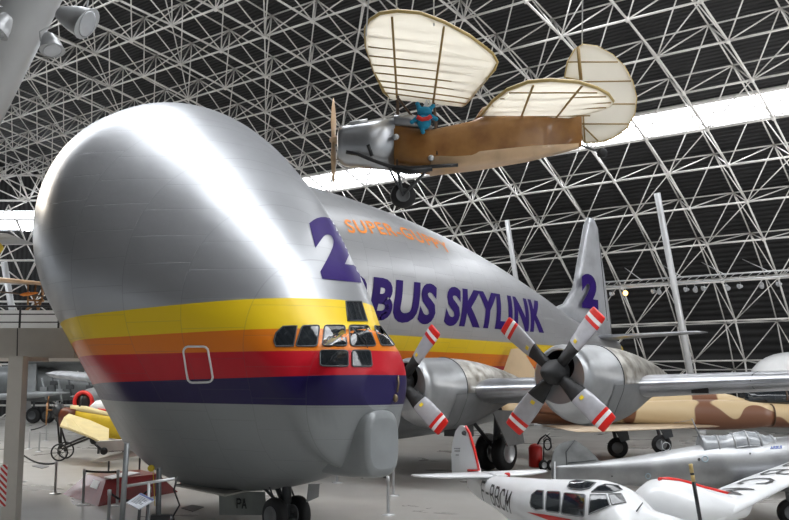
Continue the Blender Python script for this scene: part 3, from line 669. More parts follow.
# blue plush figure in the cockpit
d = thing('plush_figure', 'bright blue plush bundle with a red scarf sitting in the open cockpit', 'soft toy', PX(424, 128, HY-.2))
mb = MB(); P_ = lambda x, y, dy=0: PX(x, y, HY-.36+dy); mb.ball(P_(424, 122), .11, 12, (1, 1, 1.1)); mb.ball(P_(424.5, 112), .1, 12, (1.15, 1, .85)); put('body', mb, 'blue', d)
for a, c in (((420, 110), (417.5, 104)), ((429, 110), (433, 106)), ((418, 118), (412, 122)), ((430, 116), (436, 119)), ((422, 127), (423, 132))):
    mb = MB(); mb.tube(P_(*a), P_(*c), .05, .025, 8); mb.ball(P_(*c), .035, 8); put('limb', mb, 'blue', d)
mb = MB(); mb.path([P_(x, y, -.1) for x, y in ((417, 117), (422, 119.5), (428, 118.5), (431, 116))], .035, 7); put('scarf', mb, 'red', d)
# hanging cables
k = 0
for x, y, yt, dy in ((397, 12, -60, -.6), (434, 20, -80, .4), (582, 48, -70, 0), (366, 30, -60, 0)):
    mb = MB(); a = PX(x, y+6 if k != 2 else y, HY-1.2 if k < 2 or k == 3 else HY); mb.tube(a, a+Vector((.3*(k-1), 0, 9)), .012, n=5)
    single('suspension_cable', mb, 'steel', ['thin steel cable above the middle leading edge of the hanging aeroplane', 'thin steel cable above the rear spar of the hanging aeroplane', 'thin steel cable from the top of the hanging aeroplane rudder', 'thin steel cable at the left edge of the hanging aeroplane front wing'][k], 'cable', 'cables holding the hanging aeroplane'); k += 1

# ================================================================== WHITE CABIN AIRCRAFT F-BBCM
OX = Vector((1.71, 20, 0)); FA = Vector((.37, -.93, 0)).normalized(); SA = Vector((.93, .37, 0)).normalized()
def B(x, y, z): return OX+FA*x+SA*y+Vector((0, 0, z))
wt = thing('light_aircraft', 'white cabin light aircraft with black F-BBCM lettering and red trim', 'light aircraft', B(3, 0, 0), math.atan2(FA.y, FA.x))
BT = [[-.35, 1.32, .05, 1.1, .05], [0, 1.38, .1, .98, .1], [1, 1.46, .27, .82, .22], [2, 1.53, .42, .62, .36], [3, 1.60, .52, .5, .46], [3.9, 1.68, .56, .45, .5], [4.6, 1.73, .56, .45, .5], [5.1, 1.66, .55, .45, .5], [5.5, 1.47, .52, .46, .48], [6.3, 1.38, .46, .52, .42], [7.1, 1.28, .38, .62, .35], [7.4, 1.15, .2, .75, .18]]
mb = MB(); hull_loft(mb, BT, lambda u, y, z: B(u, y, z), lin(-.35, 7.4, 60), 64); bsk = bvh(mb); bf = put('fuselage', mb, 'white', wt)
def bside(x, z, off=.008):
    r = bsk.ray_cast(B(x, -5, z), SA); return None if r[0] is None else r[0]-SA*off
put('registration_lettering', stroke_mb('F-BBCM', lambda x, y: bside(.62+x*1.62, .97+y*.36-.03*x), .12, .55, .6), 'blackp', bf)
for poly in ([(530.5, 503), (532, 495), (537.5, 490.5), (544, 491), (543.5, 509), (536, 510), (531.5, 507)], rnd([(547, 491.5), (561, 492), (560, 513), (546, 511)], .12), rnd([(564.5, 493), (586, 495), (584, 517), (561.5, 514)], .08), [(590.5, 495), (606, 495), (610, 506), (589, 514.5)], [(608.5, 494.5), (621, 494), (626, 502.5), (612, 505)], [(567.5, 487), (570, 482.5), (577, 480.5), (596, 483), (590, 488.5), (582, 490), (571, 489)], [(592, 492), (598, 487), (606, 484.5), (618, 486), (622, 490), (612, 492.5)]):
    g = MB(); per = patch_px(g, bsk, poly, .01, 3, 3); mb = MB(); cl = [p for i, p in enumerate(per) if i == 0 or (p-per[i-1]).length > 1e-3]; mb.path(cl, .011, 5, True)
    wf = put('cabin_window', mb, 'greyp', bf); put('pane', g, 'glass', wf)
g = MB(); patch_px(g, bsk, [(527, 512), (545, 514.5), (570, 519), (590, 526), (560, 524)], .009, 3, 3); put('red_flash', g, 'red', bf)
fo = [(453.5, 474), (452.8, 455), (454, 442), (457, 431), (461, 425.5), (465, 426), (469, 433), (474, 450), (480.5, 474)]
mb = MB(); mb.slab([PX(x, y, 20.2+(x-465)*-.018) for x, y in fo], SA, .07); fno = put('tail_fin', mb, 'white', wt)
mb = MB(); mb.path([PX(x, y, 20.15+(x-465)*-.018) for x, y in ((465.5, 426), (469.5, 433), (474.5, 450), (479, 470), (468, 470.5))], .03, 6); put('red_leading_edge', mb, 'red', fno)
mb = MB(); mb.ball(PX(464, 433, 20.08), .05, 8, (1, .2, 1)); mb.tube(PX(462.5, 431.5, 20.08), PX(465.5, 435.5, 20.05), .02, n=5); put('fin_emblem', mb, 'blackp', fno)
for i, (t_, y) in enumerate((('NORECRIN', 448.5), ('1203 VI', 451.5), ('N 80', 455))):
    w_ = (6.5, 5, 3)[i]; put('fin_lettering', text_mb(t_ if False else ('-------', '------', '----')[i], lambda x, y2, y=y, w_=w_: PX(457.5-w_/2+x*w_, y-y2*.7, 20.05), .02, 0, 1), 'blackp', fno) if False else None
mb = MB()
for y, w_ in ((448.5, 6), (451, 5), (455, 2.6)):
    x = 457.3-w_/2
    while x < 457.3+w_/2: mb.box(PX(x, y, 20.19), .011, .01, .024); x += .8
put('fin_lettering', mb, 'dgrey', fno)
for s, tip in ((-1, 1.55), (1, 1.5)):
    mb = MB(); foil(mb, [B(.85, .05*s, 1.44), B(.7, 1.0*s, 1.45), B(.5, (tip-.1)*s, 1.46), B(.3, tip*s, 1.46)], [B(-.15, .05*s, 1.44), B(-.1, 1.0*s, 1.45), B(0, (tip-.1)*s, 1.46), B(.15, tip*s, 1.46)], (0, 0, 1), [.1, .08, .05, .02]); put('tailplane', mb, 'white', wt)
mb = MB(); mb.lathe(B(.75, .32, 1.42), (0, 0, 1), [(0, .06), (.06, .06), (.08, .04)], 12); put('beacon', mb, 'red', bf, label='small red beacon')
mb = MB(); mb.tube(B(3.1, 0, 1.6), B(3.12, -.0, 1.92), .018, .008, 6); put('aerial', mb, 'white', bf)
mb = MB(); mb.tube(hit_px(bsk, 637, 513, .03), hit_px(bsk, 642, 506, .05), .012, n=5); put('cowl_handle', mb, 'blackp', bf)
for s in (1, -1):
    mb = MB(); foil(mb, [B(5.3, .3*s, .66), B(5.1, 1.5*s, .93), B(4.9, 3.8*s, 1.6), B(4.6, 5.2*s, 1.95), B(4.3, 5.5*s, 2.0)], [B(3.4, .3*s, .6), B(3.5, 1.5*s, .88), B(3.7, 3.8*s, 1.56), B(3.8, 5.2*s, 1.93), B(4.0, 5.5*s, 1.99)], (0, 0, 1), [.32, .28, .17, .1, .03], 13)
    if s == -1: continue
    wg = put('wing', mb, 'white', wt)
    def wz(y): return .66+(y-.3)*.225+.02
    # upper-surface registration
    def wtop(x, y_): return B(x, y_, wz(y_)+(.03 if y_ > 3 else .075)+.04)
    wsk = bvh(mb)
    def dn(x, y_):
        r = wsk.ray_cast(B(x, y_, 6), Vector((0, 0, -1))); return None if r[0] is None else r[0]+Vector((0, 0, .012))
    put('wing_lettering', stroke_mb('F-BBCM', lambda x, y: dn(3.95+y*.72, 2.75+(1-x)*3.0), .12, 1.0, .6), 'blackp', wg)
    mb = MB(); rs = []
    for yy, hx, zt, zb in ((.95, .02, 1.2, 1.1), (1.0, .3, 1.42, .85), (1.12, .55, 1.58, .78), (1.35, .72, 1.68, .75), (1.7, .78, 1.64, .8), (2.2, .7, 1.5, .85), (2.8, .5, 1.35, .95), (3.3, .1, 1.32, 1.25)):
        rs.append([B(4.35+hx*math.cos(a), yy, (zt+zb)/2+(zt-zb)/2*math.sin(a)) for a in [2*math.pi*i/32 for i in range(32)]])
    mb.rings(rs); put('wing_fairing', mb, 'white', wt, label='rounded white hump at the wing root')
    mb = MB(); mb.path([B(4.35, yy, z) for yy, z in ((1.3, 1.68), (1.5, 1.675), (1.7, 1.645), (1.95, 1.585), (2.2, 1.51), (2.5, 1.44), (2.8, 1.36))], .035, 7); put('red_stripe', mb, 'red', wt)
for s in (-1, 1):
    mb = MB(); c = B(4.7, .9*s, .22); wheel(mb, c, SA, .22, .14); g_ = put('wheel', mb, ['black', 'steel'], wt); mb = MB(); mb.tube(c, B(4.7, .8*s, .85), .04); put('gear_leg', mb, 'white', wt)
# striped pitot mast standing by the wing
mb = MB(); f_ = PX(700, 519, 14.2); t_ = PX(690.5, 464, 14.2); dv = (f_-t_); bse = f_+dv*((f_.z)/(-dv.z))
for a, c, m_ in ((0, .16, 0), (.16, .2, 1), (.2, .32, 0), (.32, 1.0, 1)): mb.m = m_; mb.tube(t_.lerp(f_, a), t_.lerp(f_, c), .03, n=8)
mb.m = 1; mb.tube(f_, bse, .03, n=8); mb.lathe(bse, (0, 0, 1), [(0, .16), (.03, .16), (.04, .03)], 16)
single('marker_pole', mb, ['ochre', 'blackp'], 'slim black pole with yellow banded top in front of the white wing', 'pole')

# ================================================================== SILVER FIGHTER
SY = 22.0; so = PX(552, 478, SY); sx0 = so.x
sv = thing('propeller_fighter', 'bare silver low-wing propeller aircraft with framed canopy behind the white light aircraft', 'aircraft', (sx0+3, SY, 0))
def S(x, y, z): return Vector((sx0+x, SY+y-.06*x, z))
SV = [[0, 1.4, .06, 1.1, .06], [1.15, 1.52, .2, 1.0, .16], [2.1, 1.66, .34, .95, .26], [3.0, 1.83, .42, .92, .34], [3.6, 1.93, .46, .9, .4], [4.4, 1.98, .5, .88, .44], [5.2, 2.08, .52, .86, .46], [6.2, 2.14, .52, .86, .46], [7.2, 1.95, .48, .9, .44], [7.9, 1.75, .36, 1.05, .34]]
mb = MB(); hull_loft(mb, SV, lambda u, y, z: S(u, y, z), lin(0, 7.9, 44), 48); ssk = bvh(mb); sf = put('fuselage', mb, 'silver', sv)
mb = MB(); ps = [(551.5, 478), (551.5, 462), (553.5, 451), (558, 445), (566, 441.5), (575, 440), (580, 443), (588, 449), (596, 457), (603, 465), (600, 478)]; mb.slab([PX(x, y, SY) for x, y in ps], (0, 1, 0), .1); ff = put('tail_fin', mb, 'sfin', sv)
mb = MB(); mb.path([PX(x, y, SY-.06) for x, y in ((575, 440), (566, 452), (568, 478))], .012, 5); mb.path([PX(x, y, SY-.06) for x, y in ((568, 463), (596, 460))], .01, 5); put('rudder_hinge', mb, 'dgrey', ff)
for s in (-1, 1):
    mb = MB(); foil(mb, [S(1.5, .1*s, 1.25), S(1.1, 1.4*s, 1.25)], [S(.6, .1*s, 1.25), S(.6, 1.4*s, 1.25)], (0, 0, 1), [.09, .05]); put('tailplane', mb, 'silver', sv) if s == 1 else None
# canopy
CP = [[3.35, 1.88, .26, 1.5, .3], [3.7, 2.0, .3, 1.5, .3], [4.05, 2.15, .31, 1.5, .3], [4.6, 2.18, .31, 1.5, .3], [4.98, 2.02, .29, 1.5, .3]]
mb = MB(); hull_loft(mb, CP, lambda u, y, z: S(u, y, z), lin(3.35, 4.98, 20), 36); cp = put('canopy', mb, 'glass2', sv); mb = MB()
for u in (3.7, 4.05, 4.34, 4.62, 4.93): mb.path([S(u, y*1.02, z+.006) for y, z in hullsec(*interp(CP, u), 36)][-13:]+[S(u, y*1.02, z+.006) for y, z in hullsec(*interp(CP, u), 36)][:13], .024, 6)
for s in (-1, 1): mb.path([S(u, s*(interp(CP, u)[1]+.01), interp(CP, u)[0]-interp(CP, u)[1]) for u in lin(3.4, 4.98, 8)], .02, 6)
put('canopy_frame', mb, 'silver', cp)
mb = MB(); mb.tube(S(3.4, 0, 1.95), S(3.2, 0, 2.48), .022, .012, 6); mb.tube(S(3.2, 0, 2.45), S(2.8, 0, 2.38), .006, n=4); put('aerial_mast', mb, 'greyp', sv); mb = MB(); mb.tube(S(2.5, 0, 1.7), S(2.5, 0, 1.98), .01, n=5); put('stub_aerial', mb, 'greyp', sv)
mb = MB(); mb.path([S(2.6+.09*math.cos(a), 0, 1.85+.09*math.sin(a)) for a in [2*math.pi*i/14 for i in range(14)]], .008, 5, True); put('loop_antenna', mb, 'steel', sv)
def sside(x, y, off=.01): return hit_px(ssk, x, y, off)
put('cowl_lettering', text_mb('AIRBUS', lambda x, y: sside(770+x*12, 449.5-y*3-x*.8), .03, .1, .5), mat('blue lettering', (.02, .07, .35), .4), sf)
for (x, y, r, m_) in ((699, 459.6, 1.6, 'blackp'), (750, 453.8, 1.1, 'blackp'), (612, 476, .8, 'blackp')):
    g = MB(); patch_px(g, ssk, [(x+r*math.cos(a), y+r*math.sin(a)) for a in [math.pi*i/4 for i in range(8)]], .012, 2, 1); put('access_port', g, m_, sf)
for (x, y, r) in ((705, 459, 3), (648, 476, 2.5)):
    g = MB(); pp = [hit_px(ssk, x+r*math.cos(a), y+r*math.sin(a), .01) for a in [math.pi*i/8 for i in range(16)]]; g.path([p for p in pp if p], .01, 5, True); put('roundel_ring', g, mat('pale blue ring', (.3, .42, .5), .4), sf)

mb = MB(); mb.path([S(5.75, y*1.005, z+.004) for y, z in hullsec(*interp(SV, 5.75), 48)], .018, 6, True); put('cowl_band', mb, 'blackp', sf)
mb = MB(); foil(mb, [S(5.9, -.35, 1.12), S(5.8, -2.0, 1.28), S(5.6, -4.4, 1.5)], [S(3.9, -.35, 1.05), S(4.1, -2.0, 1.22), S(4.5, -4.4, 1.46)], (0, 0, 1), [.24, .18, .08], 11); put('wing', mb, 'wing', sv)
mb = MB(); foil(mb, [S(5.9, .35, 1.12), S(5.8, 2.0, 1.28), S(5.6, 4.4, 1.5)], [S(3.9, .35, 1.05), S(4.1, 2.0, 1.22), S(4.5, 4.4, 1.46)], (0, 0, 1), [.24, .18, .08], 11); put('wing', mb, 'wing', sv)
for s in (-1, 1):
    mb = MB(); c = S(5.6, .8*s, .3); wheel(mb, c, (0, 1, 0), .3, .16); mb.m = 1; mb.tube(c, S(5.5, .7*s, 1.1), .05); put('wheel', mb, ['black', 'greyp'], sv)
mb = MB(); mb.tube(S(.4, 0, 1.1), S(.3, 0, .12), .03); wheel(mb, S(.3, 0, .12), (0, 1, 0), .12, .07); put('tail_wheel', mb, ['dgrey', 'black'], sv)

# ================================================================== CAMOUFLAGED JET
JY = 40.0; jx = PX(500, 400, JY).x
jt = thing('jet_fighter', 'sand and brown camouflaged jet fighter beneath the big wing on the right', 'jet fighter', (jx+7, JY, 0))
def J(x, y, z): return Vector((jx+x, JY+y, z))
JT = [[0, 2.55, .5, 1.6, .45], [2, 2.65, .58, 1.5, .5], [5, 2.7, .62, 1.4, .55], [7.0, 2.78, .6, 1.38, .58], [9.5, 2.75, .62, 1.38, .6], [10.4, 2.5, .56, 1.4, .55], [11.2, 2.35, .5, 1.42, .5], [13, 2.25, .45, 1.5, .42], [15, 2.2, .36, 1.65, .32], [17, 2.3, .12, 2.05, .1]]
mb = MB(); hull_loft(mb, JT, lambda u, y, z: J(u, y*1.15, z), lin(0, 17, 50), 48); jf = put('fuselage', mb, 'camo', jt)
mb = MB(); hull_loft(mb, [[0, 2.4, .1, 2.0, .1], [2, 2.45, .42, 1.5, .4], [4.7, 2.32, .44, 1.45, .42], [4.75, 2.3, .42, 1.47, .4]], lambda u, y, z: J(1.2+u*2.1, -.6+y*.9, z), lin(0, 4.75, 20), 36); it = put('air_intake', mb, 'camo', jt)
mb = MB(); mb.path([J(11.17, -.6+y*.9, z) for y, z in hullsec(2.31, .43, 1.46, .41, 36)], .035, 6, True); put('intake_lip', mb, 'darkwood', it)
tri = [PX(x, y, 38.93) for x, y in ((735.5, 411), (742.5, 412), (739, 417.5))]; mb = MB(); mb.slab(tri, (0, 1, 0), .02); put('warning_triangle', mb, 'white', it)
mb = MB(); hull_loft(mb, [[0, 2.7, .3, 2.4, .3], [.5, 2.9, .36, 2.4, .3], [1.6, 2.98, .38, 2.4, .3], [2.7, 2.86, .36, 2.4, .3], [3.4, 2.6, .3, 2.35, .25]], lambda u, y, z: J(10.2+u, y, z), lin(0, 3.4, 20), 36); cp = put('canopy', mb, 'glass', jt)
mb = MB()
for u in (1.75, 2.75): mb.path([J(10.2+u, y*1.02, z+.01) for y, z in (lambda s: s[-12:]+s[:12])(hullsec(*interp([[0, 2.7, .3, 2.4, .3], [.5, 2.9, .36, 2.4, .3], [1.6, 2.98, .38, 2.4, .3], [2.7, 2.86, .36, 2.4, .3], [3.4, 2.6, .3, 2.35, .25]], u), 36))], .035, 6)
put('canopy_frame', mb, 'darkwood', cp)
for s in (-1, 1):
    mb = MB(); foil(mb, [J(9.6, .6*s, 1.45), J(3.2, 3.9*s, 1.38)], [J(1.6, .6*s, 1.45), J(2.4, 3.9*s, 1.38)], (0, 0, 1), [.2, .05], 9); put('delta_wing', mb, mat('sand wing paint', (.6, .47, .33), .4, 0, .1, .8), jt) if s == -1 else put('delta_wing', mb, 'camo', jt)
mb = MB(); mb.slab([PX(x, y, JY-.0) for x, y in ((500, 396), (503, 372), (511, 349), (521, 348), (540, 378), (552, 396))], (0, 1, 0), .16); put('tail_fin', mb, mat('sand fin paint', (.6, .45, .28), .5, 0, .15, 1), jt)
for x, y_, s in ((618, 458, -1), (647, 450, 1)):
    c = GR(x, y); c.z = .42
    c = GR(x, y_); c.z = .44; c.y = min(c.y, 43); 
    mb = MB(); mb.tube(c, c+Vector((-.2, .2, 1.1)), .08); mb.slab([c+Vector(p) for p in ((-.35, -.3, 1.05), (.3, -.3, 1.05), (.45, -.3, .35), (.1, -.3, .25))], (0, 1, 0), .06); g = put('main_gear', mb, 'dgrey', jt)
    mb = MB(); wheel(mb, c, (.3, 1, 0), .44, .26); put('wheel', mb, ['black', 'greyp'], g)
mb = MB(); c = J(12.6, 0, .32); mb.tube(c, J(12.4, 0, 1.7), .07); g = put('nose_gear', mb, 'dgrey', jt); mb = MB(); wheel(mb, c, (0, 1, 0), .32, .2); put('wheel', mb, ['black', 'greyp'], g)

# white airliner nose far right
aw = PX(752, 377, 56); mb = MB()
hull_loft(mb, [[0, 3.9, .1, 3.3, .1], [.4, 4.3, .6, 2.7, .5], [1.3, 4.75, 1.0, 2.3, .9], [3, 4.98, 1.3, 2.0, 1.2], [6, 5.0, 1.4, 1.9, 1.3], [14, 5.0, 1.4, 1.9, 1.3]], lambda u, y, z: Vector((aw.x+u, 56+y+u*.1, z+.0)), lin(0, 14, 30), 48)
al = thing('airliner', 'rounded white aircraft fuselage behind the big wing at the right edge', 'aircraft', (aw.x+5, 56, 0)); put('fuselage', mb, 'white', al)
for dx, dy in ((3, -.8), (3, .8), (11, 0)):
    mb = MB(); c = Vector((aw.x+dx, 56+dy+.3, .45)); wheel(mb, c, (0, 1, 0), .45, .25); mb.m = 0; mb.tube(c, c+Vector((0, 0, 2.2)), .1); put('landing_gear', mb, ['black', 'steel'], al)

# ================================================================== COLUMNS AND LIGHT RAIL
def column(a, b_, r, label):
    mb = MB(); mb.tube(a, b_, r, n=28); d_ = (b_-a).normalized(); mb.tube(a-d_*0, a+d_*.25, r*1.5, n=20); return single('inclined_column', mb, 'post', label, 'column', 'inclined roof columns')
def to_floor(p, q): return p+(q-p)*(p.z/(p.z-q.z))
def ext(p, q, k): return p+(p-q)*k
p, q = PX(30, 0, 12), PX(-33, 127, 12.4); column(to_floor(p, q), ext(p, q, 7), .36, 'large near pale grey column leaning across the top left corner')
p, q = PX(657, 193, 57), PX(690, 370, 58); column(to_floor(p, q), p, .2, 'thin tall white column behind the outer propeller nacelle')
p, q = PX(507, 220, 66), PX(514, 266, 66.5); column(to_floor(p, q), p, .18, 'distant white column rising behind the big fuselage')
p, q = PX(4, 262, 74), PX(12, 310, 75); column(to_floor(p, q), p, .25, 'distant white column at the far left behind the gallery')
def flood(c, d_, s, label, name='floodlight', m='housing', tilt=(0, 0, 1)):
    t = thing(name, label, 'floodlight', c, 0, 'floodlights on the near column' if name == 'floodlight' else 'spotlights on the lighting rail')
    d_ = Vector(d_).normalized(); mb = MB(); rs = []
    u = d_.orthogonal().normalized(); v_ = d_.cross(u)
    for a, r in ((-1.0, .12), (-.9, .42), (-.5, .62), (0, .8), (.6, .92), (.62, .98), (.66, .98)): rs.append([Vector(c)+d_*(a*s)+(u*math.cos(x)*1.0+v_*math.sin(x)*.75)*r*s for x in [2*math.pi*i/20 for i in range(20)]])
    mb.rings(rs); put('housing', mb, m, t); g = MB(); g.lathe(Vector(c)+d_*(.67*s), d_, [(0, s*.68), (.02*s, s*.6), (.03*s, .01)], 18); put('lens', g, 'lens', t)
    g = MB(); g.path([Vector(c)+u*s*.8, Vector(c)+u*s*.9+Vector((0, 0, s*.7)), Vector(c)+Vector((0, 0, s*1.4))], .06*s, 6); put('bracket', g, 'housing', t); return t
flood(PX(76, 19, 11.5), (.75, -.1, -.35), .26, 'larger pale grey floodlight right of the near leaning column')
flood(PX(51, 44, 11.5), (.3, -.3, -.8), .17, 'smaller pale grey floodlight just below the larger one on the near leaning column')
flood(PX(1, 25, 11.2), (-.3, -.3, -.7), .17, 'pale grey floodlight on the left side of the near leaning column')
ra = PX(596, 288, 60); rbb = PX(800, 275, 54)
mb = MB()
for dz in (0, .35):
    for dy in (0, .35): mb.tube(ra+Vector((0, dy, dz)), rbb+Vector((0, dy, dz)), .035, n=5)
for k in range(24):
    a = ra.lerp(rbb, k/24); c = ra.lerp(rbb, (k+1)/24); mb.tube(a, c+Vector((0, 0, .35)), .02, n=4)
for k in (1, 6, 11, 16, 21): a = ra.lerp(rbb, k/24); mb.tube(a+Vector((0, .2, .3)), a+Vector((0, 4.5, 1.6)), .03, n=5)
single('lighting_rail', mb, 'post', 'long thin lattice lighting rail along the far dark wall on the right', 'rail')
sp = [613, 627.5, 657.5, 663, 691, 700, 708.5, 731, 743.5, 764, 780]
lbl = ['first', 'second', 'third', 'fourth', 'fifth', 'sixth', 'seventh', 'eighth', 'ninth', 'tenth', 'eleventh']
for i, x in enumerate(sp):
    k = (x-596)/204; c = ra.lerp(rbb, k)+Vector((0, -.1, -.45))
    if i == 1:
        t = thing('spotlight', 'spotlight glowing warm orange on the lighting rail', 'spotlight', c, 0, 'spotlights on the lighting rail'); mb = MB(); mb.ball(c, .16, 10); put('lamp', mb, 'glow', t); mb = MB(); mb.tube(c, c+Vector((0, 0, .45)), .03); put('bracket', mb, 'housing', t); continue
    o = flood(c, (random.uniform(-.5, .5), -.6, -.6) if i % 2 else (-1, -.3, -.1), .2 if i % 2 else .18, 'unlit grey spotlight, %s from the left on the lighting rail' % lbl[i], 'spotlight'); o['category'] = 'spotlight'; o['group'] = 'spotlights on the lighting rail'

# ================================================================== GALLERY ON THE LEFT
GY = 24.5
gal = thing('gallery', 'raised gallery deck with beige fascia and white panelled parapet at far left', 'gallery', (-12, GY+2, 0))
a0 = PX(-60, 327, GY); a1 = PX(79, 329, GY); zb = PX(0, 358, GY).z; zt = PX(0, 328, GY).z
def gbox(mb, x0, x1, y0, y1, z0, z1): return mb.box(((x0+x1)/2, (y0+y1)/2, (z0+z1)/2), x1-x0, y1-y0, z1-z0)
xr = PX(74, 350, GY).x; mb = MB(); gbox(mb, -15, xr, GY, GY+5, zb, zt); fo_ = put('deck', mb, 'fascia', gal)
mb = MB(); mb.tube((PX(18, 340, GY).x, GY-.005, zb), (PX(17, 340, GY).x, GY-.005, zt), .012, n=4); put('fascia_joint', mb, 'rail', fo_)
mb = MB(); gbox(mb, -15, xr, GY+2.2, GY+2.3, zt, zt+.62); put('parapet', mb, 'deckw', gal, label='bright white parapet panel')
mb = MB()
for y, r in ((306, .028), (314, .016), (322, .016)): mb.tube((-15, GY+.1, PX(0, y, GY).z), (xr, GY+.1, PX(0, y, GY).z), r, n=6)
for x in (-30, 19, 58): c = PX(x, 306, GY); mb.tube((c.x, GY+.1, zt), (c.x, GY+.1, c.z), .03, n=6)
put('railing', mb, 'rail', gal)
mb = MB(); gbox(mb, -15, -6, GY+7, GY+7.2, zt-.2, zt+.35); 
cx0 = PX(5, 520, 20).x
# gallery column
pc = PX(17, 400, 22.5); mb = MB(); gbox(mb, pc.x-.17, pc.x+.17, 22.3, 22.65, 0, PX(17, 358, 24.5).z); ps_ = thing('gallery_post', 'beige square post with red and white striped foot under the gallery', 'post', (pc.x, 22.5, 0)); put('post', mb, 'fascia', ps_)
hz = bpy.data.materials.new('red and white hazard stripes'); hz.use_nodes = True; nt = hz.node_tree; b = nt.nodes['Principled BSDF']; tc = nd(nt, 'ShaderNodeTexCoord'); s_ = nd(nt, 'ShaderNodeSeparateXYZ'); nt.links.new(tc.outputs['Object'], s_.inputs[0])
nt.links.new(mixc(nt, math_(nt, 'GREATER_THAN', math_(nt, 'FRACT', math_(nt, 'MULTIPLY', math_(nt, 'ADD', s_.outputs[0], s_.outputs[2]), 7)), .5), (.7, .68, .66), (.5, .02, .02)), b.inputs['Base Color'])
mb = MB(); gbox(mb, pc.x-.22, pc.x-.06, 22.28, 22.68, .45, 1.4); put('hazard_sleeve', mb, hz, ps_)
mb = MB(); gbox(mb, pc.x-.16, pc.x-.02, 22.6, GY, PX(17, 358, GY).z-.1, PX(17, 358, GY).z); put('cantilever_beam', mb, 'fascia', ps_)
# pioneer aircraft on the gallery
by = GY+4; bpn = thing('pioneer_biplane', 'small wooden pioneer aeroplane with pale wing displayed on the gallery', 'aeroplane', PX(25, 320, by))
K = lambda x, y, d_=0: PX(x, y, by+d_)
mb = MB(); foil(mb, [K(-25, 276, -1.2), K(45, 283, -.4)], [K(-25, 281, .6), K(45, 285.5, .6)], (0, 0, 1), [.14, .1]); put('upper_wing', mb, 'woodpale', bpn)
mb = MB(); foil(mb, [K(-8, 291, -.3), K(44, 296, -.3)], [K(-8, 291, .5), K(44, 297, .5)], (0, 0, 1), [.05, .05]); put('lower_wing', mb, 'darkwood', bpn)
mb = MB()
for a, c in (((28, 284), (28, 312)), ((36, 284), (34, 300)), ((42, 285), (42, 300)), ((28, 300), (44, 301)), ((26, 310), (44, 300)), ((33, 296), (38, 310)), ((44, 290), (38, 312))): mb.tube(K(*a), K(*c), .03, n=6)
put('frame', mb, 'wood', bpn)
mb = MB(); rs = []
for x, h_ in ((20, .01), (23, .05), (28, .06), (33, .04), (38, .02)): c = K(x, 294+(28-x)*.12, -.3); rs.append([c+Vector((0, .03*math.cos(a), h_*math.sin(a))) for a in [2*math.pi*i/10 for i in range(10)]])
mb.rings(rs); put('propeller', mb, 'orange', bpn, label='orange varnished propeller')
mb = MB(); c = K(32, 313); mb.path([c+Vector((.16*math.cos(a), 0, .16*math.sin(a))) for a in [2*math.pi*i/20 for i in range(20)]], .018, 6, True)
for i in range(6): mb.tube(c, c+Vector((.16*math.cos(i*math.pi/3), 0, .16*math.sin(i*math.pi/3))), .006, n=4)
put('wheel', mb, 'rail', bpn)
yy = PX(-2, 248, 40); mb = MB(); mb.lathe(yy+Vector((-1, 0, 0)), (1, 0, 0), [(-2, .2), (0, .5), (.9, .4), (1.2, .1)], 18)
ya = thing('yellow_aircraft', 'bright yellow nose of an aircraft hanging at the left edge of the photo', 'aeroplane', yy); put('fuselage', mb, 'yel', ya)
mb = MB(); mb.tube(yy+Vector((-1, 0, .3)), yy+Vector((-1, 0, 12)), .02, n=5); put('suspension_cable', mb, 'steel', ya)
mb = MB(); foil(mb, [yy+Vector((-.8, -1.5, .45)), yy+Vector((-.8, 1.5, .45))], [yy+Vector((1.0, -1.5, .4)), yy+Vector((1.0, 1.5, .4))], (0, 0, 1), [.1, .1]); put('wing', mb, 'housing', ya)

# ================================================================== JETS UNDER THE GALLERY
gj = thing('jet_fighter', 'dark grey jet fighter parked in shade under the gallery', 'jet fighter', PX(50, 400, 72)); gj.location.z = 0; FR[gj.name] = frame((gj.location.x, gj.location.y, 0))
def G(x, y, d_=0): return PX(x, y, 72+d_)
mb = MB(); rs = []
for x, yt, yb, hw in ((-40, 368, 400, .9), (10, 366, 400, 1.0), (40, 366, 402, 1.0), (70, 372, 400, .9), (95, 378, 396, .6), (112, 384, 391, .2)):
    a, c = G(x, yt), G(x, yb); rs.append([(a+c)/2+Vector((0, hw*math.cos(t_), 0))+(a-c)/2*math.sin(t_) for t_ in [2*math.pi*i/24 for i in range(24)]])
mb.rings(rs); put('fuselage', mb, 'jet', gj)
mb = MB(); mb.slab([G(19, 398, -1.2), G(36, 398, -1.2), G(37, 362, -1.2), G(20, 360, -1.2)], (0, 1, 0), .2); put('tail_fin', mb, 'jetlt', gj)
mb = MB(); mb.slab([G(20, 360, -2), G(110, 358, -2), G(104, 369, 1), G(20, 372, 1)], (0, 0, 1), .16); put('wing', mb, 'jetlt', gj)
mb = MB(); mb.lathe(G(-20, 398, -3), G(110, 390, -3)-G(-20, 398, -3), [(0, .1), (.5, .22), (4, .25), (5.6, .12), (6.5, .05)], 16); put('drop_tank', mb, 'jetlt', gj)
for x, y in ((34, 407), (48, 406), (62, 406), (78, 405)):
    mb = MB(); c = GR(x, y); c = PX(x, 404, 72); c.z = .6; wheel(mb, c, (.2, 1, 0), .6, .4); mb.m = 1; mb.tube(c, c+Vector((0, 0, 1.4)), .08); put('wheel', mb, ['black', 'dgrey'], gj)
for x, y0, y1 in ((42, 378, 400), (52, 374, 392), (58, 380, 402), (68, 376, 398), (88, 375, 400)):
    mb = MB(); mb.tube(G(x, y0, -2.6), G(x+4, y1, -2.6), .07); mb.box(G(x+2, (y0+y1)/2, -2.6), .5, .3, .3); put('pylon', mb, 'jetlt' if x % 4 else 'dgrey', gj)
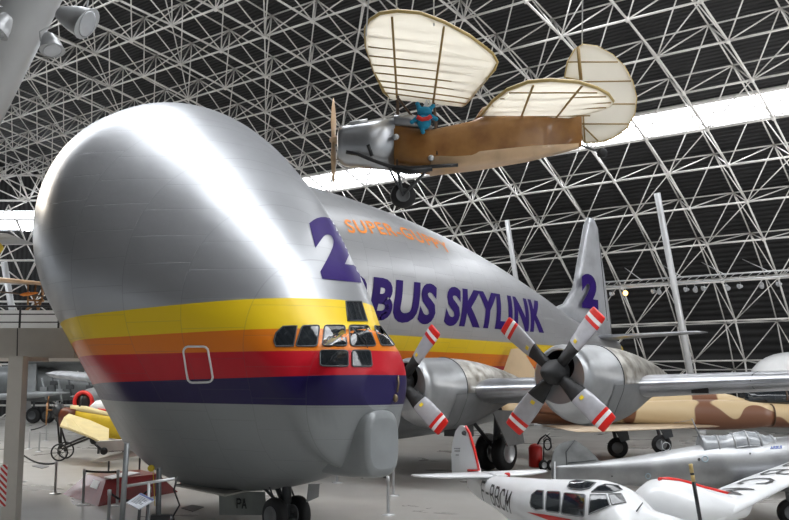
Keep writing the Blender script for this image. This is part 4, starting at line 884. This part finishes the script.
mj = thing('jet_fighter', 'pale grey jet fighter with a bright red intake ring behind the yellow monoplane', 'jet fighter', PX(97, 400, 46)); mj.location.z = 0; FR[mj.name] = frame((mj.location.x, mj.location.y, 0))
c = PX(84, 402, 46); ax = Vector((-.25, -1, -.03)).normalized()
mb = MB(); mb.lathe(c, -ax, [(.01, .1), (.0, .42), (.02, .48), (.5, .62), (2, .78), (4, .8), (7, .5), (8, .3)], 28); put('fuselage', mb, 'jetlt', mj); mb = MB(); mb.lathe(c+ax*.04, -ax, [(0, .01), (0, .4), (.03, .4), (.03, .01)], 20); put('intake', mb, 'blackp', mj)
u_ = ax.orthogonal().normalized(); v2 = ax.cross(u_); mb = MB(); mb.path([c+ax*.05+(u_*math.cos(a)+v2*math.sin(a))*.47 for a in [2*math.pi*k/28 for k in range(28)]], .1, 8, True); put('intake_ring', mb, 'red', mj, label='red ring round the nose intake')
mb = MB(); mb.ball(c-ax*2+Vector((.1, 0, .75)), .42, 12, (.8, 1.6, .9)); put('canopy', mb, 'glass2', mj)
mb = MB(); mb.slab([c-ax*3.6+Vector((0, 0, .6)), c-ax*6+Vector((0, 0, .5)), c-ax*7+Vector((0, 0, 2.6)), c-ax*6.2+Vector((0, 0, 2.6))], (1, -.25, 0), .12); put('tail_fin', mb, 'jetlt', mj)
for s in (-1, 1):
    mb = MB(); sd = Vector((1, -.25, 0)).normalized()*s; foil(mb, [c-ax*2.4+sd*.6, c-ax*5+sd*4], [c-ax*4.6+sd*.6, c-ax*6+sd*4], (0, 0, 1), [.2, .1]); put('wing', mb, 'jetlt', mj)
    mb = MB(); k_ = c-ax*3+sd*1.2; k_.z = .35; wheel(mb, k_, sd, .35, .2); mb.m = 1; mb.tube(k_, k_+Vector((0, 0, 1.8)), .06); put('wheel', mb, ['black', 'steel'], mj)
# white-red aircraft tail behind it
mb = MB(); mb.lathe(PX(90, 407, 43.5), (1, -.1, 0), [(0, .05), (.3, .3), (2, .42), (5, .4), (6, .1)], 20); mb.m = 1; mb.tube(PX(98, 409.5, 43.1), PX(130, 413, 43.0), .05, n=6)
wa = thing('white_aircraft', 'white and red slim aircraft body behind the yellow monoplane', 'aircraft', (-12.2, 43.3, 0)); put('body', mb, ['white', 'red'], wa)
mb = MB(); mb.tube(PX(100, 412, 43.3), (PX(100, 412, 43.3).x, 43.3, 0), .06); mb.tube(PX(125, 412, 43), (PX(125, 412, 43).x, 43.0, 0), .06); put('stand_leg', mb, 'dgrey', wa)

# ================================================================== YELLOW MONOPLANE
MY = 40.0; mp_ = thing('pioneer_monoplane', 'yellow and wooden pioneer monoplane on bicycle wheels behind the rope barrier', 'aeroplane', PX(70, 457, MY)); mp_.location.z = 0; FR[mp_.name] = frame((mp_.location.x, mp_.location.y, 0))
Y_ = lambda x, y, d_=0: PX(x, y, MY+d_)
def yloft(st):
    mb = MB(); rs = []
    for x, yt, yb, hw, d_ in st:
        a, c = Y_(x, yt, d_), Y_(x, yb, d_); rs.append([(a+c)/2+Vector((0, math.copysign(abs(math.cos(t_))**.6, math.cos(t_))*hw, 0))+(a-c)/2*math.copysign(abs(math.sin(t_))**.6, math.sin(t_)) for t_ in [2*math.pi*i/20+.01 for i in range(20)]])
    return mb.rings(rs)
put('wooden_cowl', yloft([(61, 409, 427, .3, 0), (66, 407, 429, .4, 0), (78, 408, 431, .4, 0)]), mat('red brown varnished wood', (.16, .045, .02), .35, 0, .3, 4), mp_)
put('fuselage', yloft([(77, 409, 432, .38, 0), (100, 413, 437, .36, 0), (125, 418, 440, .3, 0), (160, 424, 440, .2, 0)]), 'fabyel', mp_)
put('cream_decking', yloft([(72, 405, 411, .25, 0), (85, 406, 413, .3, 0), (104, 411, 416, .25, 0), (120, 415, 419, .2, 0)]), 'fabcream', mp_)
mb = MB(); Pq = [Y_(60, 426, -1.2), Y_(64, 418, -.9), Y_(69, 414.5, -.6), Y_(90, 421, -.9), Y_(109, 429.5, -1.4), Y_(108.5, 446, -3.4), Y_(90, 437, -3.2), Y_(70, 429, -2.6)]
mb.slab(Pq, (.1, -.3, 1), .08); put('near_wing', mb, 'fabcream', mp_)
mb = MB(); mb.slab([p+Vector((.0, 5.5 if i > 4 else 3.0, .25)) for i, p in enumerate(Pq)], (.1, .3, 1), .08)
for i, (x, y, d_) in enumerate(((59.5, 449, -.6), (66, 445, .7))):
    c = PX(x, y, MY+d_); c.z = .36; mb = MB(); mb.path([c+Vector((.33*math.cos(a), 0, .33*math.sin(a))) for a in [2*math.pi*k/24 for k in range(24)]], .035, 8, True)
    for k in range(8): mb.tube(c, c+Vector((.33*math.cos(k*math.pi/4), 0, .33*math.sin(k*math.pi/4))), .008, n=4)
    mb.lathe(c-Vector((0, .06, 0)), (0, 1, 0), [(0, .02), (0, .07), (.12, .07), (.12, .02)], 10); put('spoked_wheel', mb, 'rail', mp_)
mb = MB()
for a, c in (((57, 415), (60, 449)), ((61, 417), (61, 449)), ((61, 428), (66, 444)), ((60, 447), (92, 434)), ((62, 449), (92, 437)), ((56, 420), (63, 428)), ((78, 414), (82, 396))): mb.tube(Y_(*a, -.2), Y_(*c, -.2), .045, n=6)
put('undercarriage_frame', mb, 'blackp', mp_)
mb = MB(); mb.lathe(Y_(55, 411), (1, 0, 0), [(0, .1), (0, .3), (.3, .3), (.3, .1)], 14)
for k in range(5): a = k*1.256; mb.tube(Y_(56, 411), Y_(56, 411)+Vector((0, math.cos(a)*.4, math.sin(a)*.4)), .06, n=7)
put('engine', mb, 'dgrey', mp_)
mb = MB(); mb.tube(Y_(47.5, 403, -.3), Y_(49, 396, -.3), .03, .02, 6); mb.tube(Y_(47.5, 403, -.3), Y_(46, 425, -.3), .05, .03, 8); mb.tube(Y_(47.5, 410, -.3), Y_(56, 410, 0), .04, n=6); put('propeller', mb, 'wood', mp_)
# pale missile on stand
mt = thing('missile', 'slim pale missile on a white cradle right of the yellow monoplane', 'missile', GR(112, 470)); 
my = 31.5; mb = MB(); mb.lathe(PX(92, 461, my), PX(160, 449, my)-PX(92, 461, my), [(0, .02), (.3, .08), (.6, .1), (2.4, .1), (2.42, .06)], 16); put('body', mb, 'cream', mt)
mb = MB(); mb.slab([PX(98, 441, my), PX(150, 438, my), PX(150, 449, my), PX(106, 452, my)], (0, 1, 0), .5); put('cradle', mb, 'cream', mt)
mb = MB(); mb.lathe(PX(104, 451, my-.3), (.2, -1, 0), [(0, .02), (0, .12), (.06, .12), (.06, .02)], 14); mb.tube(PX(95, 444, my-.3), PX(104, 452, my-.3), .04); put('wheel', mb, 'black', mt)
put('cradle_lettering', text_mb('AERONAUTIQUE', lambda x, y: PX(109+x*20, 452.5-y*1.6-x*1.2, my-.26), .02, 0, .5), 'blackp', mt)
mb = MB(); mb.tube(PX(109, 458, my), Vector((PX(109, 458, my).x, my, 0)), .03); mb.tube(PX(140, 452, my), Vector((PX(140, 452, my).x, my, 0)), .03); put('support_post', mb, 'dgrey', mt)

# ================================================================== PLATFORM, BARRIERS, SIGNS
rp = thing('display_platform', 'dark red sloping-sided display platform below the big aircraft nose', 'platform', GR(110, 500))
ba = [GR(63, 494), GR(98, 506.5), GR(178, 492), GR(150, 482)]; tp = [GR(88, 473.5, .62), GR(106, 479.5, .62), GR(158, 474, .62), GR(140, 469.5, .62)]
mb = MB(); mb.rings([ba, tp], smooth=False); put('plinth', mb, 'redbox', rp)
def card(name, c4, m, parent, th=.02):
    n = (Vector(c4[1])-Vector(c4[0])).cross(Vector(c4[3])-Vector(c4[0])); mb = MB(); mb.slab(c4, n, th); return put(name, mb, m, parent)
sg = GR(92, 482, .45); 
la, lb2 = ba[0].lerp(tp[0], .55), ba[1].lerp(tp[1], .55); lc, ld = ba[0].lerp(tp[0], .85), ba[1].lerp(tp[1], .85); n_ = (lb2-la).cross(lc-la).normalized(); n_ = n_ if n_.y < 0 else -n_
qa = [la.lerp(lb2, .55), la.lerp(lb2, .8), lc.lerp(ld, .8), lc.lerp(ld, .5)]; card('caption_card', [p+n_*.015 for p in qa], 'deckw', rp)
card('caption_card', [GR(x, y, .64) for x, y in ((104, 477), (112, 479), (140, 473), (130, 471.5))], 'deckw', rp)
def stanchion(base, h=.95):
    t = thing('stanchion', 'x', 'barrier post', base); mb = MB(); mb.lathe(base, (0, 0, 1), [(0, .17), (.02, .17), (.035, .12), (.05, .04)], 24); put('base', mb, 'steel', t)
    mb = MB(); mb.lathe(base, (0, 0, 1), [(.03, .036), (h-.12, .036), (h-.12, .045), (h, .045), (h+.01, .02)], 16); put('post', mb, 'steel', t); return t
st0 = stanchion(GR(55, 494)); st0['label'] = 'steel barrier post nearest the left corner of the red platform'; st0['group'] = 'barrier posts'
bpy.context.view_layer.update()
others = [(21, 482, 'steel barrier post just right of the striped gallery post foot'), (83, 505, 'steel barrier post in front of the red platform front edge'), (29, 449, 'distant steel barrier post left of the yellow monoplane wheels'), (12, 468, 'distant steel barrier post partly behind the gallery post'), (46, 441, 'distant steel barrier post directly left of the monoplane propeller'), (39, 452, 'distant slim steel barrier post between two others left of the monoplane'), (388, 515, 'steel barrier post directly under the big aircraft chin, nearest one'), (393.5, 496, 'steel barrier post under the chin, farther of the close pair'), (337, 483, 'distant steel barrier post behind the left end of the chin'), (117, 506, 'steel barrier post behind the tall grey jack pole'), (108, 534, 'near steel barrier post left of the tall grey jack pole'), (148, 530, 'steel barrier post between the jack pole and the dark strut')]
sts = {(55, 494): st0}
for x, y, l in others: sts[(x, y)] = copy_tree(st0, GR(x, y), l)
def belt(a, b_, sag, lab):
    A_, B_ = GR(*a)+Vector((0, 0, .9)), GR(*b_)+Vector((0, 0, .9)); mb = MB(); rs = []
    for i in range(15):
        f = i/14; p = A_.lerp(B_, f)-Vector((0, 0, sag*4*f*(1-f))); n = (B_-A_).cross(Vector((0, 0, 1))).normalized()*.004
        rs.append([p+n+Vector((0, 0, .028)), p-n+Vector((0, 0, .028)), p-n-Vector((0, 0, .028)), p+n-Vector((0, 0, .028))])
    mb.rings(rs, smooth=False); single('barrier_belt', mb, 'belt', lab, 'barrier belt', 'barrier belts')
belt((12, 468), (21, 482), .12, 'short black belt between the two posts beside the gallery post')
belt((21, 482), (55, 494), .14, 'black belt sagging left of the red platform')
belt((29, 449), (46, 441), .05, 'distant black belt left of the yellow monoplane')
belt((83, 505), (117, 506), .02, 'black belt crossing in front of the red platform')
belt((108, 534), (148, 530), .22, 'sagging black belt behind the tilted information panel')
belt((388, 515), (337, 483), .03, 'black belt running under the big aircraft chin')
mb = MB(); mb.tube(GR(121, 536), PX(127, 443, 20.6), .06, n=16); a = GR(121, 536); mb.lathe(a, (0, 0, 1), [(0, .25), (.04, .25), (.06, .08)], 18)
single('jack_pole', mb, 'jetlt', 'tall blue-grey support pole reaching the underside of the big aircraft nose', 'support pole')
jk = thing('support_jack', 'dark hydraulic jack strut with yellow wheel under the rear edge of the aircraft nose', 'jack', GR(158, 545)); jb = GR(158, 545)
mb = MB(); mb.tube(jb, PX(159, 468, jb.y), .055, n=12); put('strut', mb, 'dgrey', jk)
mb = MB(); mb.tube(jb+Vector((-.2, 0, .35)), jb+Vector((.3, 0, .55)), .07); mb.box(jb+Vector((.05, 0, .55)), .4, .2, .12); put('pump', mb, 'blackp', jk)
mb = MB(); mb.path([jb+Vector((.25, 0, .5)), jb+Vector((.42, 0, .8)), PX(174, 490, jb.y), PX(177, 477, jb.y)], .02, 7); put('hose', mb, 'blackp', jk)
mb = MB(); mb.lathe(PX(151, 468, jb.y+2), (.3, -1, 0), [(0, .02), (0, .07), (.06, .08), (.1, .07), (.1, .02)], 18); mb.tube(PX(153, 470, jb.y+2), PX(155, 506, jb.y+1.9), .01, n=5); put('yellow_reel', mb, 'yel', jk)
mb = MB(); mb.tube(PX(127, 486, 19.5), PX(175, 478.5, 19.5), .03, n=10); mb.tube(PX(149, 482, 19.5), Vector((PX(149, 482, 19.5).x, 19.5, 0)), .03, n=10); single('guard_rail', mb, 'steel', 'short horizontal steel guard rail beside the grey jack pole', 'rail')
ip = thing('information_panel', 'tilted white information panel on a thin stand at the bottom left', 'information panel', GR(140, 540)); c = [PX(126.5, 503, 18.6), PX(139, 509.5, 18.3), PX(154.5, 500, 18.6), PX(141, 493.5, 18.9)]
card('panel', c, 'paper', ip, .025)
mb = MB(); n_ = (c[1]-c[0]).cross(c[3]-c[0]).normalized(); n_ = n_ if n_.z > 0 else -n_
for k in range(7):
    f = .22+k*.09; a = c[0].lerp(c[3], f)+n_*.016; b2 = c[1].lerp(c[2], f)+n_*.016; mb.tube(a.lerp(b2, .15), a.lerp(b2, .85 if k % 3 else .6), .005, n=4)
put('printed_lines', mb, 'dgrey', ip); mb = MB(); card('heading_band', [c[0].lerp(c[3], .86)+n_*.017, c[1].lerp(c[2], .86)+n_*.017, c[1].lerp(c[2], .97)+n_*.017, c[0].lerp(c[3], .97)+n_*.017], mat('blue panel heading', (.08, .12, .3), .4), ip, .005)
mb = MB(); m_ = (c[0]+c[1]+c[2]+c[3])/4; mb.tube(m_, (m_.x-.05, m_.y, 0), .03); mb.tube(m_+Vector((.15, 0, 0)), (m_.x+.12, m_.y, 0), .03); put('stand', mb, 'dgrey', ip)
mb = MB(); mb.slab([GR(x, y, .012) for x, y in ((181, 508), (192, 505), (204, 507), (193, 511.5))], (0, 0, 1), .02); single('floor_grating', mb, 'dgrey', 'dark square floor grating left of the lettered gear door', 'grating', 'floor gratings')
mb = MB(); mb.slab([GR(x, y, .012) for x, y in ((32, 466), (38, 464.5), (49, 466.5), (42, 468.5))], (0, 0, 1), .02); single('floor_grating', mb, 'greyp', 'small distant floor grating between the barrier posts', 'grating', 'floor gratings')
# fire extinguisher trolley
ft = GR(539, 470); fx = thing('fire_extinguisher_trolley', 'red wheeled fire extinguisher standing beyond the white tailplane', 'fire extinguisher', ft); s_ = ft.y/FPX
mb = MB(); mb.lathe(ft+Vector((-.12, 0, 0)), (0, 0, 1), [(.1, .02), (.1, .2), (.15, .26), (.82, .26), (.93, .18), (.97, .06)], 24); put('cylinder', mb, 'red', fx)
for d_ in ((.12, -.28), (.42, -.2)):
    mb = MB(); wheel(mb, ft+Vector((d_[0], d_[1], .2)), (.5, -1, 0), .2, .09); put('wheel', mb, ['black', 'steel'], fx)
mb = MB(); mb.path([ft+Vector(p) for p in ((-.05, -.1, .95), (.05, -.15, 1.15), (.25, -.15, 1.3), (.42, -.15, 1.15), (.45, -.15, .85), (.35, -.15, .75))], .035, 7); mb.path([ft+Vector(p) for p in ((.15, -.15, .3), (.18, -.15, 1.15), (.4, -.15, 1.35))], .02, 6); mb.path([ft+Vector((.3+.13*math.cos(a), -.22, .95+.2*math.sin(a))) for a in [k*.6 for k in range(11)]], .03, 6); put('hose', mb, 'blackp', fx)
